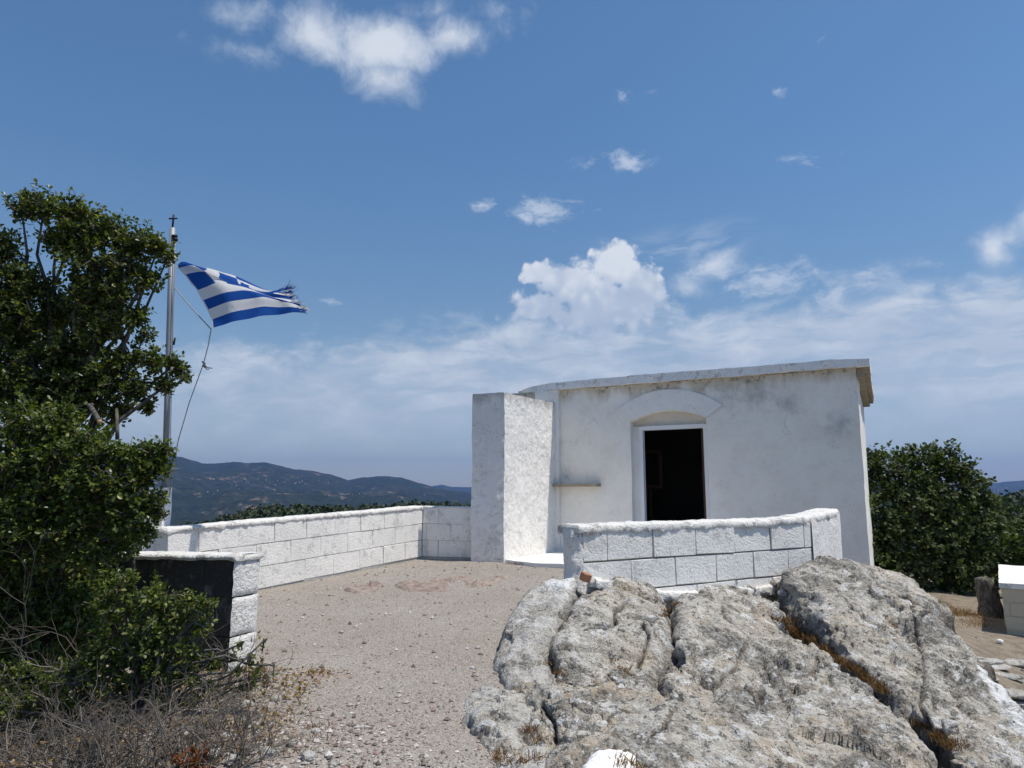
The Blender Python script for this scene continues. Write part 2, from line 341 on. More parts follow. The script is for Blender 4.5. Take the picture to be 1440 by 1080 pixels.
def rock_fn(warm=0.35, dark=0.75, white=0.0, scale=1.0):
    def fn(t, b):
        p = wpos(t)
        N = lambda sc, d=6, r=.65, o=0.0: t.noise(t.vm('ADD', p, (o, o * .7, o * .3)), sc * scale, d, r)
        big = N(2.3, 5, .6); mid = N(10, 7, .66); fine = N(48, 5, .66); sp2 = N(95, 3, .6)
        c = t.mix(t.ss(mid, .36, .62), (0.37, 0.338, 0.285), (0.60, 0.565, 0.50))
        c = t.mix(t.m('MULTIPLY', t.ss(big, .46, .60), warm), c, (0.52, 0.42, 0.30))
        lich = t.ss(N(2.7, 8, .68, 5.0), .495, .54)                                # dark lichen fields with crisp rims
        c = t.mix(t.m('MULTIPLY', lich, dark), c, t.mix(t.ss(fine, .38, .62), (0.070, 0.066, 0.060), (0.33, 0.315, 0.28)))
        c = t.mix(t.m('MULTIPLY', t.ss(N(17, 6, .72, 9.0), .56, .595), .8), c, (0.075, 0.071, 0.066))
        pale = t.m('MULTIPLY', t.ss(N(11, 7, .70, 3.0), .535, .57), t.ss(N(2.9, 4, .6, 7.0), .42, .56))
        c = t.mix(t.m('MULTIPLY', pale, .9), c, (0.72, 0.71, 0.68))
        c = t.mix(t.m('MULTIPLY', t.ss(N(40, 5, .7, 2.0), .585, .62), .75), c, (0.70, 0.69, 0.665))
        c = t.mix(t.m('MULTIPLY', t.ss(N(55, 5, .7, 4.0), .58, .62), .8), c, (0.07, 0.066, 0.06))
        c = t.mix(t.m('MULTIPLY', t.ss(N(6.5, 6, .7, 1.5), .60, .66), .65), c, (0.25, 0.155, 0.085))
        if white: c = t.mix(t.m('MULTIPLY', t.ss(N(6, 6, .7), .42, .56), white), c, (0.68, 0.665, 0.635))
        at_ = t.new('ShaderNodeAttribute', attribute_name='wash').outputs['Fac']
        c = t.mix(t.m('MULTIPLY', at_, t.ss(mid, .30, .48)), c, (0.85, 0.845, 0.83))
        cr = t.new('ShaderNodeAttribute', attribute_name='soil_shade').outputs['Fac']
        c = t.mix(t.m('MULTIPLY', cr, .85), c, (0.055, 0.042, 0.032))  # dirt in the cracks, plus shade painted along the boulder edges
        h = t.m('ADD', t.m('MULTIPLY', mid, 1.0), t.m('ADD', t.m('MULTIPLY', fine, .6), t.m('MULTIPLY', sp2, .35)))
        return c, t.bump(h, .9, .04)
    return fn
M['rock'] = mat('lichened_rock', rock_fn()); M['rock_pale'] = mat('whitened_rock', rock_fn(.2, .35, .55)); M['rock_warm'] = mat('ochre_rock', rock_fn(.75, .6)); M['rock_red'] = mat('reddish_rock', rock_fn(.2, .4))
def _redrock(t, b):
    p = wpos(t); n = t.noise(p, 12, 7, .7); c = t.mix(t.ss(n, .35, .65), (0.25, 0.185, 0.155), (0.40, 0.335, 0.29)); return c, t.bump(n, .9, .03)
M['redrock'] = mat('reddish_bedrock', _redrock, .95)
def pebble(t, b):
    i = island(t); r = t.new('ShaderNodeValToRGB'); t.put(r.inputs[0], i); e = r.color_ramp.elements
    e[0].color = (0.13, 0.11, 0.095, 1); e[1].color = (0.62, 0.59, 0.55, 1); x = e.new(.35); x.color = (0.31, 0.265, 0.23, 1); x = e.new(.7); x.color = (0.40, 0.36, 0.32, 1); x = e.new(.5); x.color = (0.34, 0.24, 0.20, 1)
    return r.outputs[0], t.bump(t.noise(wpos(t), 60, 4, .6), .5, .01)
M['pebble'] = mat('pebbles', pebble, .95, .15)
def _brick(t, b): return t.mix(t.noise(wpos(t), 30, 4, .6), (0.36, 0.15, 0.08), (0.45, 0.24, 0.14)), None
M['brick'] = mat('orange_brick', _brick, .95)

def leaf_fn(a, b_, c_, tr=0.25, gl=0.42):
    def fn(t, b):
        i = island(t); r = t.new('ShaderNodeValToRGB'); t.put(r.inputs[0], i); e = r.color_ramp.elements
        e[0].color = (*a, 1); e[1].color = (*c_, 1); x = e.new(.6); x.color = (*b_, 1)
        b.inputs['Roughness'].default_value = gl; b.inputs['Specular IOR Level'].default_value = 0.4
        t.put(b.inputs['Base Color'], r.outputs[0])
        tl = t.new('ShaderNodeBsdfTranslucent'); t.put(tl.inputs[0], t.mix(1.0, r.outputs[0], (1.3, 1.5, .6), 'MULTIPLY'))
        mx = t.new('ShaderNodeMixShader'); mx.inputs[0].default_value = tr
        t.l.new(b.outputs[0], mx.inputs[1]); t.l.new(tl.outputs[0], mx.inputs[2])
        o = t.n['Material Output']; t.l.new(mx.outputs[0], o.inputs[0])
    return fn
M['leaf_oak'] = mat('oak_leaf', leaf_fn((0.04, 0.06, 0.014), (0.085, 0.108, 0.024), (0.23, 0.235, 0.055), .36, .36))
M['leaf_bush'] = mat('bush_leaf', leaf_fn((0.04, 0.064, 0.014), (0.09, 0.125, 0.026), (0.23, 0.25, 0.058), .36, .36))
M['leaf_shrub'] = mat('shrub_leaf', leaf_fn((0.05, 0.074, 0.016), (0.1, 0.132, 0.028), (0.23, 0.245, 0.06), .36, .42))
M['leaf_far'] = mat('far_leaf', leaf_fn((0.034, 0.054, 0.014), (0.060, 0.088, 0.022), (0.13, 0.155, 0.042), .3, .55))
M['leaf_wood'] = mat('wood_leaf', leaf_fn((0.024, 0.038, 0.016), (0.036, 0.052, 0.02), (0.06, 0.078, 0.03), .1, .7))
M['leaf_red'] = mat('russet_leaf', leaf_fn((0.16, 0.045, 0.018), (0.24, 0.08, 0.025), (0.30, 0.14, 0.04)))
M['leaf_dry'] = mat('dry_leaf', leaf_fn((0.14, 0.08, 0.03), (0.25, 0.16, 0.07), (0.35, 0.26, 0.12), .15, .8))
M['grass_dry'] = mat('dry_grass', leaf_fn((0.13, 0.055, 0.022), (0.22, 0.11, 0.04), (0.34, 0.22, 0.09), .2, .8))
def _bark(t, b):
    p = wpos(t); n = t.noise(t.mapv(p, (9, 9, 3)), 4, 7, .65); c = t.mix(t.ss(n, .35, .7), (0.075, 0.066, 0.056), (0.23, 0.215, 0.19)); return c, t.bump(n, .9, .03)
M['bark'] = mat('bark', _bark, .95)
def _twig(t, b):
    return t.mix(island(t), (0.085, 0.072, 0.060), (0.23, 0.205, 0.18)), None
M['twig'] = mat('dead_twig', _twig, .9)
def _cut(t, b): return (0.62, 0.36, 0.20), None
M['cut'] = mat('cut_wood', _cut, .85)

# ------------------------------------------------------------------ plan of the summit
U = np.array([0.87, -0.493]); U /= np.linalg.norm(U); V = np.array([-U[1], U[0]])       # along and into the facade
FR = at(1216, 690, 7.83)[:2]                       # right corner of the facade
FLEN = 3.72; FL = FR - U * FLEN                    # left corner, where the buttress meets it
RW = np.array([0.458, 0.889]); DEPTH = 3.3         # direction of the side wall
P1 = at(663, 700, 8.62)[:2]; P2 = at(709, 700, 8.50)[:2]; P3 = FL + V * 0.02; P4 = P1 + (P3 - P2)
LW_FAR = at(593, 780, 8.85)[:2]; LW_NEAR = at(236, 760, 5.62)[:2]
LWD = (LW_NEAR - LW_FAR) / np.linalg.norm(LW_NEAR - LW_FAR)
LWN = np.array([LWD[1], -LWD[0]])                  # outward (left) normal
if LWN[0] > 0: LWN = -LWN

def ground_z(x, y):
    x = np.asarray(x, float); y = np.asarray(y, float)
    z = 0.0195 * (np.clip(y, 2.6, 9.5) - 3.9)
    z = z - 0.27 * np.clip(2.7 - y, 0, 4) ** 1.0
    z = z - 0.62 * sstep(x, .15, 1.0) * sstep(y, 5.5, 4.7) - 0.25 * sstep(x, 1.6, 3.0) * sstep(y, 7.0, 5.2)
    z = z - 0.46 * sstep(x, 2.7, 4.5) - 0.10 * np.clip(x - 4.5, 0, 8)
    z = z - 0.20 * np.clip(-1.45 - x, 0, 6) * sstep(y, 4.3, 3.3)
    s = (x - LW_FAR[0]) * LWN[0] + (y - LW_FAR[1]) * LWN[1]
    z = z - np.clip(0.45 * np.clip(s - 0.15, 0, 40), 0, 8) * sstep(y, 3.8, 4.8)
    b = np.clip(y - 9.1, 0, 30) * sstep(x, 0.4, -0.3); z = z - np.clip(0.4 * b, 0, 6)
    r = np.hypot(x - 2.0, y - 7.0)
    fall = 0.21 * np.clip(r - 9.0, 0, None); fall = 150 * (1 - np.exp(-fall / 150))
    z = z - fall
    sp = np.stack([x, y, 0 * x], -1)
    near = sstep(r, 14, 7)
    z = z + near * (0.025 * fbm(sp * 0.9, 4) + 0.010 * fbm(sp * 5.0 + 9, 3)) + sstep(r, 15, 60) * 2.5 * fbm(sp * 0.02, 4) + sstep(r, 300, 1500) * 22 * fbm(sp * 0.0016, 5)
    return z
def gz(x, y): return float(ground_z(np.array([x]), np.array([y]))[0])

def on_ground(px, py, lift=0.0):          # where a sight line meets the bare ground
    d = ray(px, py); t = np.arange(.4, 40, .01); P = EYE + d * t[:, None]; g = ground_z(P[:, 0], P[:, 1]) + lift
    k = int(np.argmax(P[:, 2] < g)); return P[k]
def build_ground():
    def axis(lo, hi, step, far, g=1.10):
        a = list(np.arange(lo, hi + 1e-6, step)); d = step; e = hi
        right = []
        while e < far: d *= g; e += d; right.append(e)
        d = step; e = lo; left = []
        while e > -far: d *= g; e -= d; left.append(e)
        return np.array(left[::-1] + a + right)
    xs = axis(-3.6, 5.6, 0.030, 13000); ys = axis(1.4, 9.4, 0.030, 13000)
    X, Y = np.meshgrid(xs, ys); Z = ground_z(X, Y)
    P = np.stack([X, Y, Z], -1)
    nx, ny = len(xs), len(ys); i = (np.arange(ny - 1)[:, None] * nx + np.arange(nx - 1)[None]).ravel()
    me = Acc().add(P.reshape(-1, 3), np.stack([i, i + 1, i + nx + 1, i + nx], -1)).mesh('ground')
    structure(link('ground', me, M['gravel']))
build_ground()

# ------------------------------------------------------------------ far hills
def _hill(t, b):
    p = wpos(t)
    n = t.noise(p, 0.0022, 8, .65); f = t.noise(p, 0.022, 6, .75); g = t.noise(p, 0.0052, 7, .7); v = t.vor(p, 0.055)
    c = t.mix(t.ss(f, .35, .65), (0.014, 0.022, 0.013), (0.048, 0.056, 0.032))
    c = t.mix(t.ss(v, .1, .75, 0, .5), c, (0.018, 0.026, 0.014))
    c = t.mix(t.m('MULTIPLY', t.ss(g, .55, .63), t.ss(t.noise(p, .03, 5, .7), .46, .58)), c, (0.20, 0.155, 0.115))
    c = t.mix(t.m('MULTIPLY', t.ss(n, .55, .72), .5), c, (0.12, 0.10, 0.07))
    return c, t.bump(f, 1.0, 14.0)
M['hill'] = mat('wooded_hillside', _hill, 1.0, 0.0)
SIL = [(-500, 668), (-250, 655), (0, 640), (120, 634), (200, 637), (256, 643), (284, 651), (305, 651.5), (329, 649.5), (347, 651), (374, 650), (395, 655.5), (416, 660), (437, 661.5), (465, 667), (489, 675), (510, 671.5),
       (541, 669), (562, 671.5), (590, 679), (612, 686), (660, 693), (800, 700), (1100, 705), (1350, 700), (1440, 697), (1700, 690), (2000, 680)]
SIL2 = [(-500, 690), (300, 690), (560, 688), (600, 685), (621, 681.5), (635, 684.5), (660, 685), (760, 681), (900, 684), (1200, 686), (1340, 683), (1395, 680), (1415, 677), (1440, 675.5), (1500, 672), (1700, 678), (2000, 684)]
def build_hills(name, sil, r0, r1, r2, z0, seed, nr, azr=(-56, 56), step=0.085):
    a = np.radians(np.arange(azr[0], azr[1], step))
    sa, st = [], []
    for px, py in sil:
        d = ray(px, py); sa.append(math.atan2(d[0], d[1])); st.append(d[2] / math.hypot(d[0], d[1]))
    tan_top = np.interp(a, sa, st)
    q = np.linspace(0, 1, nr); rr = np.where(q < .8, r0 + (r1 - r0) * (q / .8), r1 + (r2 - r1) * ((q - .8) / .2))
    A, RR = np.meshgrid(a, rr); T = np.broadcast_to(tan_top, A.shape)
    x = RR * np.sin(A); y = RR * np.cos(A)
    s = np.clip((RR - r0) / (r1 - r0), 0, 1); ztop = EYE[2] + T * r1
    prof = s ** 1.25 * (1 - .12 * np.sin(s * math.pi))
    z = z0 + (ztop - z0) * prof
    p = np.stack([x, y, 0 * x + seed * 311.0], -1)
    rid = fbm(p * 0.0011, 6, gain=.52, ridge=True) - .35
    z = z + rid * 95 * np.sin(np.clip(s, 0, 1) * math.pi) ** .8 + fbm(p * .012, 3) * 7 * sstep(s, .02, .2)
    back = np.clip((RR - r1) / (r2 - r1), 0, 1); z = z - back * 260
    # keep the crest line itself the highest thing seen in each direction
    tt = (z - EYE[2]) / RR; lim = T * (0.55 + .45 * s) - 0.0004 * (1 - s) ; over = (tt > T); z = np.where(over & (RR < r1 * .97), EYE[2] + (T - .0015 - .002 * (1 - s)) * RR, z)
    n = len(a); i = (np.arange(nr - 1)[:, None] * n + np.arange(n - 1)[None]).ravel()
    me = Acc().add(np.stack([x, y, z], -1).reshape(-1, 3), np.stack([i, i + n, i + n + 1, i + 1], -1)).mesh(name)
    structure(link(name, me, M['hill']))
    return x, y, z, A, RR
HX, HY, HZ, HA, HR = build_hills('hills', SIL, 1500, 5600, 7000, -165, 1, 150)
build_hills('hills', SIL2, 6500, 9500, 11000, -140, 5, 40, step=.2)

def _hw(t, b): return t.mix(t.new('ShaderNodeObjectInfo').outputs['Random'], (0.55, 0.50, 0.44), (0.78, 0.75, 0.70)), None
def _hr(t, b): return (0.36, 0.15, 0.09), None
M['hwall'] = mat('village_wall', _hw); M['hroof'] = mat('village_roof', _hr)
def build_village():
    w = Acc().box((-4.5, -3.5, -3), (4.5, 3.5, 5.5)).mesh('house_wall', False); w.materials.append(M['hwall'])
    r = Acc().add([(-5, -4, 5.5), (5, -4, 5.5), (5, 4, 5.5), (-5, 4, 5.5), (-5, 0, 7.8), (5, 0, 7.8)], [(0, 1, 5, 4), (2, 3, 4, 5), (3, 2, 1, 0)]).add([(-5, -4, 5.5), (-5, 4, 5.5), (-5, 0, 7.8), (5, -4, 5.5), (5, 4, 5.5), (5, 0, 7.8)], [(0, 2, 1), (3, 4, 5)]).mesh('house_roof', False); r.materials.append(M['hroof'])
    rnd = random.Random(3); n = 0
    spots = [(430, 680, 60, 5, 24), (355, 681, 40, 7, 8), (300, 692, 30, 6, 3), (500, 700, 50, 8, 6), (590, 700, 25, 4, 3)]
    for (cx, cy, sx, sy, k) in spots:
        for _ in range(k):
            px = rnd.gauss(cx, sx * .5); py = rnd.gauss(cy, sy * .5)
            d = ray(px, py); a = math.atan2(d[0], d[1]); tn = d[2] / math.hypot(d[0], d[1])
            j = int(np.argmin(np.abs(HA[0] - a))); tans = (HZ[:, j] - EYE[2]) / HR[:, j]
            ok = np.where(tans >= tn)[0]
            if not len(ok): continue
            i = ok[0]
            e = empty('house', (HX[i, j], HY[i, j], HZ[i, j] + 1), rnd.uniform(0, 3)); s = rnd.uniform(.28, .6); e.scale = (s, s, s)
            tag(e, 'tiny pale house of the village on the distant blue hillside', 'house', 'village houses on the far hillside')
            for nm, me in (('wall', w), ('roof', r)):
                o = bpy.data.objects.new(nm, me); COL.objects.link(o); o.parent = e
            n += 1
build_village()

# ------------------------------------------------------------------ leaves
def leaves(acc, pos, axis, nrm, size, wide=.30, close=True):
    n = len(pos); a = axis / (np.linalg.norm(axis, axis=1)[:, None] + 1e-9)
    b = np.cross(nrm, a); b /= np.linalg.norm(b, axis=1)[:, None] + 1e-9; c = np.cross(a, b)
    s = size[:, None]
    if close:
        tp = [(0, 0, 0), (.28, wide * .85, .07), (.70, wide, .05), (1, 0, -.06), (.70, -wide, .05), (.28, -wide * .85, .07)]
        Fq = np.array([(0, 3, 2, 1), (0, 5, 4, 3)]); k = 6
    else:
        tp = [(0, 0, 0), (.5, wide * 1.15, .08), (1, 0, -.04), (.5, -wide * 1.15, .08)]
        Fq = np.array([(0, 2, 1), (0, 3, 2)]); k = 4
    Vs = np.stack([pos + s * (x * a + y * b + z * c) for x, y, z in tp], 1).reshape(-1, 3)
    acc.add(Vs, (np.arange(n)[:, None, None] * k + Fq[None]).reshape(-1, Fq.shape[1]))
def unit(n, rng): v = rng.normal(size=(n, 3)); return v / np.linalg.norm(v, axis=1)[:, None]
def clump_leaves(acc, tw, C, rad, n, size, rng, close=True, flat=.85, up=.55, shell=.42, sprays=None):
    """leaf sprays: short twigs radiate through the clump, each carrying a rosette of leaves"""
    per = 11; m = max(3, n // per)
    d = unit(m, rng); d[:, 2] = d[:, 2] * flat + .12; d /= np.linalg.norm(d, axis=1)[:, None]
    rr = rad * (shell + (1.10 - shell) * rng.random(m) ** .55) * (1 + .50 * fbm(d * 2.3 + C * 3.1, 3))
    tips = C + d * rr[:, None]
    tdir = d * .8 + unit(m, rng) * .5 + np.array([0, 0, .2]); tdir /= np.linalg.norm(tdir, axis=1)[:, None]
    k = rng.integers(0, m, n); L = size * 3.4
    off = rng.random(n) ** .8 * -L
    rad_d = unit(n, rng); rad_d -= tdir[k] * (rad_d * tdir[k]).sum(1)[:, None]; rad_d /= np.linalg.norm(rad_d, axis=1)[:, None] + 1e-9
    pos = tips[k] + tdir[k] * off[:, None] + rad_d * size * .25
    ax = rad_d * .9 + tdir[k] * .65 + unit(n, rng) * .25
    nr = tdir[k] * .6 + np.array([0, 0, up]) + unit(n, rng) * .45
    leaves(acc, pos, ax, nr, size * (.65 + .6 * rng.random(n)), .30 if close else .34, close)
    if tw is not None:
        for i in rng.choice(m, min(m, sprays or m // 3), replace=False):
            tw.tube([C + d[i] * rr[i] * .25, tips[i] - tdir[i] * L * .9 + unit(1, rng)[0] * rad * .06, tips[i]], [.0042, .003, .0014], 3, False)
def limb(tw, a, b, r0, r1, rng, sag=.12, n=7, k=7):
    a = np.array(a); b = np.array(b); t = np.linspace(0, 1, n)[:, None]; Lg = np.linalg.norm(b - a)
    P = a + (b - a) * t; wob = np.stack([gn(np.c_[t * 2.2, 0 * t + rng.random() * 50, 0 * t + j * 9.1]) for j in range(3)], -1).reshape(n, 3)
    P = P + wob * Lg * sag * np.sin(t * math.pi) ; P[:, 2] += (np.sin(t[:, 0] * math.pi)) * Lg * .05
    tw.tube(P, np.linspace(r0, r1, n), k); return P

# wood on the spur below the summit
def build_wood():
    rng = np.random.default_rng(21)
    acc = Acc()
    prof = [(-500, 760), (150, 750), (291, 733), (336, 718), (364, 711), (416, 708.5), (447, 710), (475, 711.5), (510, 710), (548, 707), (590, 704), (659, 706), (760, 712), (1000, 716), (1300, 705), (1395, 697), (1440, 692), (1700, 690)]
    pp = np.array(prof)
    for px in np.concatenate([np.arange(-700, -60, 8.0), np.arange(-60, 760, 3.2)]):
        for row in range(3):
            Y = rng.uniform(170, 235) - row * 28; x = px + rng.uniform(-5, 5)
            py = np.interp(x, pp[:, 0], pp[:, 1]) + rng.uniform(-1.5, 5) + row * 7
            p = at(x, py, Y); h = rng.uniform(2.6, 4.6); c = p - np.array([0, 0, h * .5])
            n = 90; d = unit(n, rng); d[:, 2] *= .85
            pos = c + d * np.array([h * .55, h * .55, h * .55]) * (rng.random(n) ** .4)[:, None]
            leaves(acc, pos, unit(n, rng), d + np.array([0, 0, .5]), rng.uniform(.5, 1.2, n), .42, False)
    for px in np.concatenate([np.arange(1330, 1520, 3.5), np.arange(1520, 1800, 9.0)]):
        for row in range(5):
            Y = rng.uniform(200, 330) - row * 30; x = px + rng.uniform(-4, 4)
            py = np.interp(x, pp[:, 0], pp[:, 1]) + rng.uniform(-1.5, 4) + row * 11
            p = at(x, py, Y); h = rng.uniform(3, 6); c = p - np.array([0, 0, h * .5]); n = 40; d = unit(n, rng)
            pos = c + d * h * .6 * (rng.random(n) ** .4)[:, None]
            leaves(acc, pos, unit(n, rng), d + np.array([0, 0, .5]), rng.uniform(1, 2.2, n), .42, False)
    o = link('woodland', acc.mesh('woodland', False), M['leaf_wood']); tag(o, 'dark wood covering the spur below the hilltop', 'woodland', kind='stuff')
    # the spur the wood grows on
    a = Acc(); rows = []
    xs = np.arange(-900, 800, 14.0)
    for Y, dz in ((68, 240), (88, 135), (105, 62), (150, 30), (185, 15), (235, 9), (300, 40), (420, 110)):
        rows.append([at(x, np.interp(x, pp[:, 0], pp[:, 1]) + dz, Y) for x in xs])
    n = len(xs); Vv = np.array(rows).reshape(-1, 3); i = (np.arange(len(rows) - 1)[:, None] * n + np.arange(n - 1)[None]).ravel()
    structure(link('hillside', a.add(Vv, np.stack([i, i + 1, i + n + 1, i + n], -1)).mesh('hillside'), M['hill']))
    a = Acc(); rows = []; xs = np.arange(1290, 1900, 14.0)
    for Y, dz in ((70, 330), (95, 215), (120, 140), (160, 70), (210, 30), (330, 8), (450, 60)):
        rows.append([at(x, np.interp(x, pp[:, 0], pp[:, 1]) + dz, Y) for x in xs])
    n = len(xs); Vv = np.array(rows).reshape(-1, 3); i = (np.arange(len(rows) - 1)[:, None] * n + np.arange(n - 1)[None]).ravel()
    structure(link('hillside', a.add(Vv, np.stack([i, i + 1, i + n + 1, i + n], -1)).mesh('hillside'), M['hill']))
build_wood()

# ------------------------------------------------------------------ chapel
def prism(acc, poly, z0, z1):
    """vertical prism over a plan polygon; z may vary per corner"""
    n = len(poly); poly = [np.asarray(p, float) for p in poly]
    area = sum(poly[i][0] * poly[(i + 1) % n][1] - poly[(i + 1) % n][0] * poly[i][1] for i in range(n))
    z0 = np.broadcast_to(z0, (n,)).astype(float); z1 = np.broadcast_to(z1, (n,)).astype(float)
    if area < 0: poly = poly[::-1]; z0 = z0[::-1]; z1 = z1[::-1]
    lo = [(p[0], p[1], z) for p, z in zip(poly, z0)]; hi = [(p[0], p[1], z) for p, z in zip(poly, z1)]
    acc.add(lo + hi, [(i, (i + 1) % n, n + (i + 1) % n, n + i) for i in range(n)])
    b = acc.n - 2 * n
    acc.f.setdefault(n, []).append(np.array([[b + n + i for i in range(n)], [b + n - 1 - i for i in range(n)]]))
    return acc
def densify(me, cuts_len=.10, amp=.006, freq=3.0, seed=0, sharp=True, amp2=.0, f2=22.0):
    """break long flat faces up and shake them so that nothing is ruler-straight"""
    bm = bmesh.new(); bm.from_mesh(me)
    bmesh.ops.triangulate(bm, faces=[f for f in bm.faces if len(f.verts) > 4])
    for _ in range(7):
        es = [e for e in bm.edges if e.calc_length() > cuts_len]
        if not es or len(bm.verts) > 26000: break
        bmesh.ops.subdivide_edges(bm, edges=es, cuts=1, use_grid_fill=True)
    P = np.array([v.co[:] for v in bm.verts]); D = np.stack([fbm(P * freq + seed + j * 31.7, 3) for j in range(3)], -1) * amp
    if amp2: D += np.stack([fbm(P * f2 + seed + j * 11.7, 3) for j in range(3)], -1) * amp2
    for v, d in zip(bm.verts, D): v.co += Vector(d)
    bm.to_mesh(me); bm.free(); me.update()
    return me
ZTOP = float(on_plane(1203, 517, (*FR, 0), (*V, 0))[2])            # top of the facade wall
ZF = 0.10                                                          # floor inside
def fuz(px, py):                                                   # picture point -> (along facade, height)
    p = on_plane(px, py, (*FL, 0), (*V, 0)); return float(np.dot(p[:2] - FL, U)), float(p[2])
def build_chapel():
    ch = empty('chapel', (float(FR[0]), float(FR[1]), 0))
    tag(ch, 'small whitewashed flat-roofed chapel with open dark doorway behind the rocks', 'chapel')
    A3 = lambda u, w, z: np.array([*(FL + U * u + V * w), z])
    uL, _ = fuz(888, 660); uR, _ = fuz(996, 660); _, zs = fuz(890, 593); _, zc = fuz(945, 577)
    dL, _ = fuz(900, 660); dR, _ = fuz(988.5, 660); _, zd = fuz(945, 602.5)
    T = 0.42
    sm = [tuple(map(float, on_plane(px, py, (*FL, 0), (*V, 0)))) + (r_,) for px, py, r_ in ((1022, 556, .16), (1060, 556, .22), (1110, 566, .18), (796, 668, .12), (1180, 600, .2))]
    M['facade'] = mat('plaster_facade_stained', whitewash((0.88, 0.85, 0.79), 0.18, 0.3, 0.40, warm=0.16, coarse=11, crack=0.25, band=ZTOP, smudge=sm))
    # facade with the arched opening, as one solid
    us = np.unique(np.concatenate([np.linspace(-.75, uL, 12), np.linspace(uL, uR, 17), np.linspace(uR, FLEN, 14)]))
    def zlow(u): return np.where((u >= uL - 1e-6) & (u <= uR + 1e-6), zs + (zc - zs) * (1 - ((u - (uL + uR) / 2) / ((uR - uL) / 2)) ** 2), -.35)
    acc = Acc()
    ins = lambda a, b: (a >= uL - 1e-6) and (b <= uR + 1e-6)
    for a, b in zip(us[:-1], us[1:]):
        la, lb = (float(zlow(a)), float(zlow(b))) if ins(a, b) else (-.35, -.35)
        nz = 10
        za = np.linspace(la, ZTOP, nz); zb = np.linspace(lb, ZTOP, nz)
        for k in range(nz - 1):
            acc.add([A3(a, 0, za[k]), A3(b, 0, zb[k]), A3(b, 0, zb[k + 1]), A3(a, 0, za[k + 1])], [(0, 1, 2, 3)])
            acc.add([A3(a, T, za[k]), A3(b, T, zb[k]), A3(b, T, zb[k + 1]), A3(a, T, za[k + 1])], [(3, 2, 1, 0)])
        if ins(a, b): acc.add([A3(a, 0, la), A3(a, T, la), A3(b, T, lb), A3(b, 0, lb)], [(0, 1, 2, 3)])
        acc.add([A3(a, 0, ZTOP), A3(b, 0, ZTOP), A3(b, T, ZTOP), A3(a, T, ZTOP)], [(0, 1, 2, 3)])
    for u, s in ((uL, 1), (uR, -1)):
        q = [A3(u, 0, -.35), A3(u, T, -.35), A3(u, T, zs), A3(u, 0, zs)]; acc.add(q, [(0, 1, 2, 3) if s > 0 else (3, 2, 1, 0)])
    for u, s in ((-.75, -1), (FLEN, 1)):
        q = [A3(u, 0, -.35), A3(u, T, -.35), A3(u, T, ZTOP), A3(u, 0, ZTOP)]; acc.add(q, [(0, 1, 2, 3) if s > 0 else (3, 2, 1, 0)])
    me = acc.mesh('facade', False)
    bm = bmesh.new(); bm.from_mesh(me); bmesh.ops.remove_doubles(bm, verts=bm.verts, dist=1e-4); bmesh.ops.recalc_face_normals(bm, faces=bm.faces); bm.to_mesh(me); bm.free()
    densify(me, .16, .014, 1.6, 3, amp2=.003)
    link('front_wall', me, M['facade'], ch)
    # side, back and left walls
    BR = FR + RW * DEPTH; BL = FL - U * .75 + V * DEPTH; FLL = FL - U * .75
    t = .38
    s = prism(Acc(), [FR + RW * .425, BR, BR - U * t, FR + RW * .425 - U * t], -.9, ZTOP).mesh('side_wall', False); link('side_wall', densify(s, .18, .012, 1.8, 9), M['plaster'], ch)
    s = prism(Acc(), [BR - U * (t + .002), BL + U * t, BL + U * t - V * t, BR - U * (t + .002) - V * t], -.9, ZTOP).mesh('back_wall', False); link('back_wall', s, M['plaster'], ch)
    s = prism(Acc(), [FLL + V * .422, BL, BL + U * (t - .002), FLL + V * .422 + U * (t - .002)], -.9, ZTOP).mesh('side_wall', False); link('side_wall', s, M['plaster'], ch)
    # lining of the room and floor, its shade put in as dark colour
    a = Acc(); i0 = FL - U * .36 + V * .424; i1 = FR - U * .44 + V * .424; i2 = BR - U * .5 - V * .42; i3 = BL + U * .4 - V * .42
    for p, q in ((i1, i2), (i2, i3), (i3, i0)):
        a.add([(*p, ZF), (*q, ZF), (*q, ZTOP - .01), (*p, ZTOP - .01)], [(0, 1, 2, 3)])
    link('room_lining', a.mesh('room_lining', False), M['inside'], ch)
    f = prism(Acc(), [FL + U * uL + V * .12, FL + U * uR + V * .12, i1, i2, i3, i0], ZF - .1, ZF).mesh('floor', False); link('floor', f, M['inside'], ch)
    # roof slab with a bent left end, fascia in short lengths, and stepped eave
    zt = float(at(1222, 503.5, 7.72)[2]); th = .125
    le = at(729, 548, 10.45)[:2]
    edge = [le, FL - U * .42 + V * -.02 + np.array([0, .10]), FL - U * .05 - V * .06, FL + U * 1.2 - V * .065, FL + U * 2.3 - V * .055, FR + U * .0 - V * .07, FR + U * .145 - V * .075]
    back = [FR + U * .15 + RW * (DEPTH + .15), BL - U * .15 + V * .3]
    sl = prism(Acc(), edge + back, ZTOP + .003, [zt - .0, zt, zt + .012, zt + .022, zt + .018, zt + .004, zt, zt, zt]).mesh('roof_slab', False)
    roof = link('roof', densify(sl, .07, .012, 3.0, 5, amp2=.011, f2=9), M['fascia'], ch)
    for k, (o0, w, z0, z1) in enumerate(((.004, .085, ZTOP - .105, ZTOP - .002), (.088, .052, ZTOP - .06, ZTOP - .001))):
        q0 = FR + U * o0 + RW * .02; q1 = q0 + RW * (DEPTH - .05)
        e = prism(Acc(), [q0, q0 + U * w, q1 + U * w, q1], z0, z1).mesh('eave_step', False); link('eave_step', densify(e, .12, .008, 4, 7), M['eave'], roof)
    # raised plaster hood over the door
    _, hz = fuz(942, 547.5); hl, hlz = fuz(868, 577); hr, hrz = fuz(1016, 570)
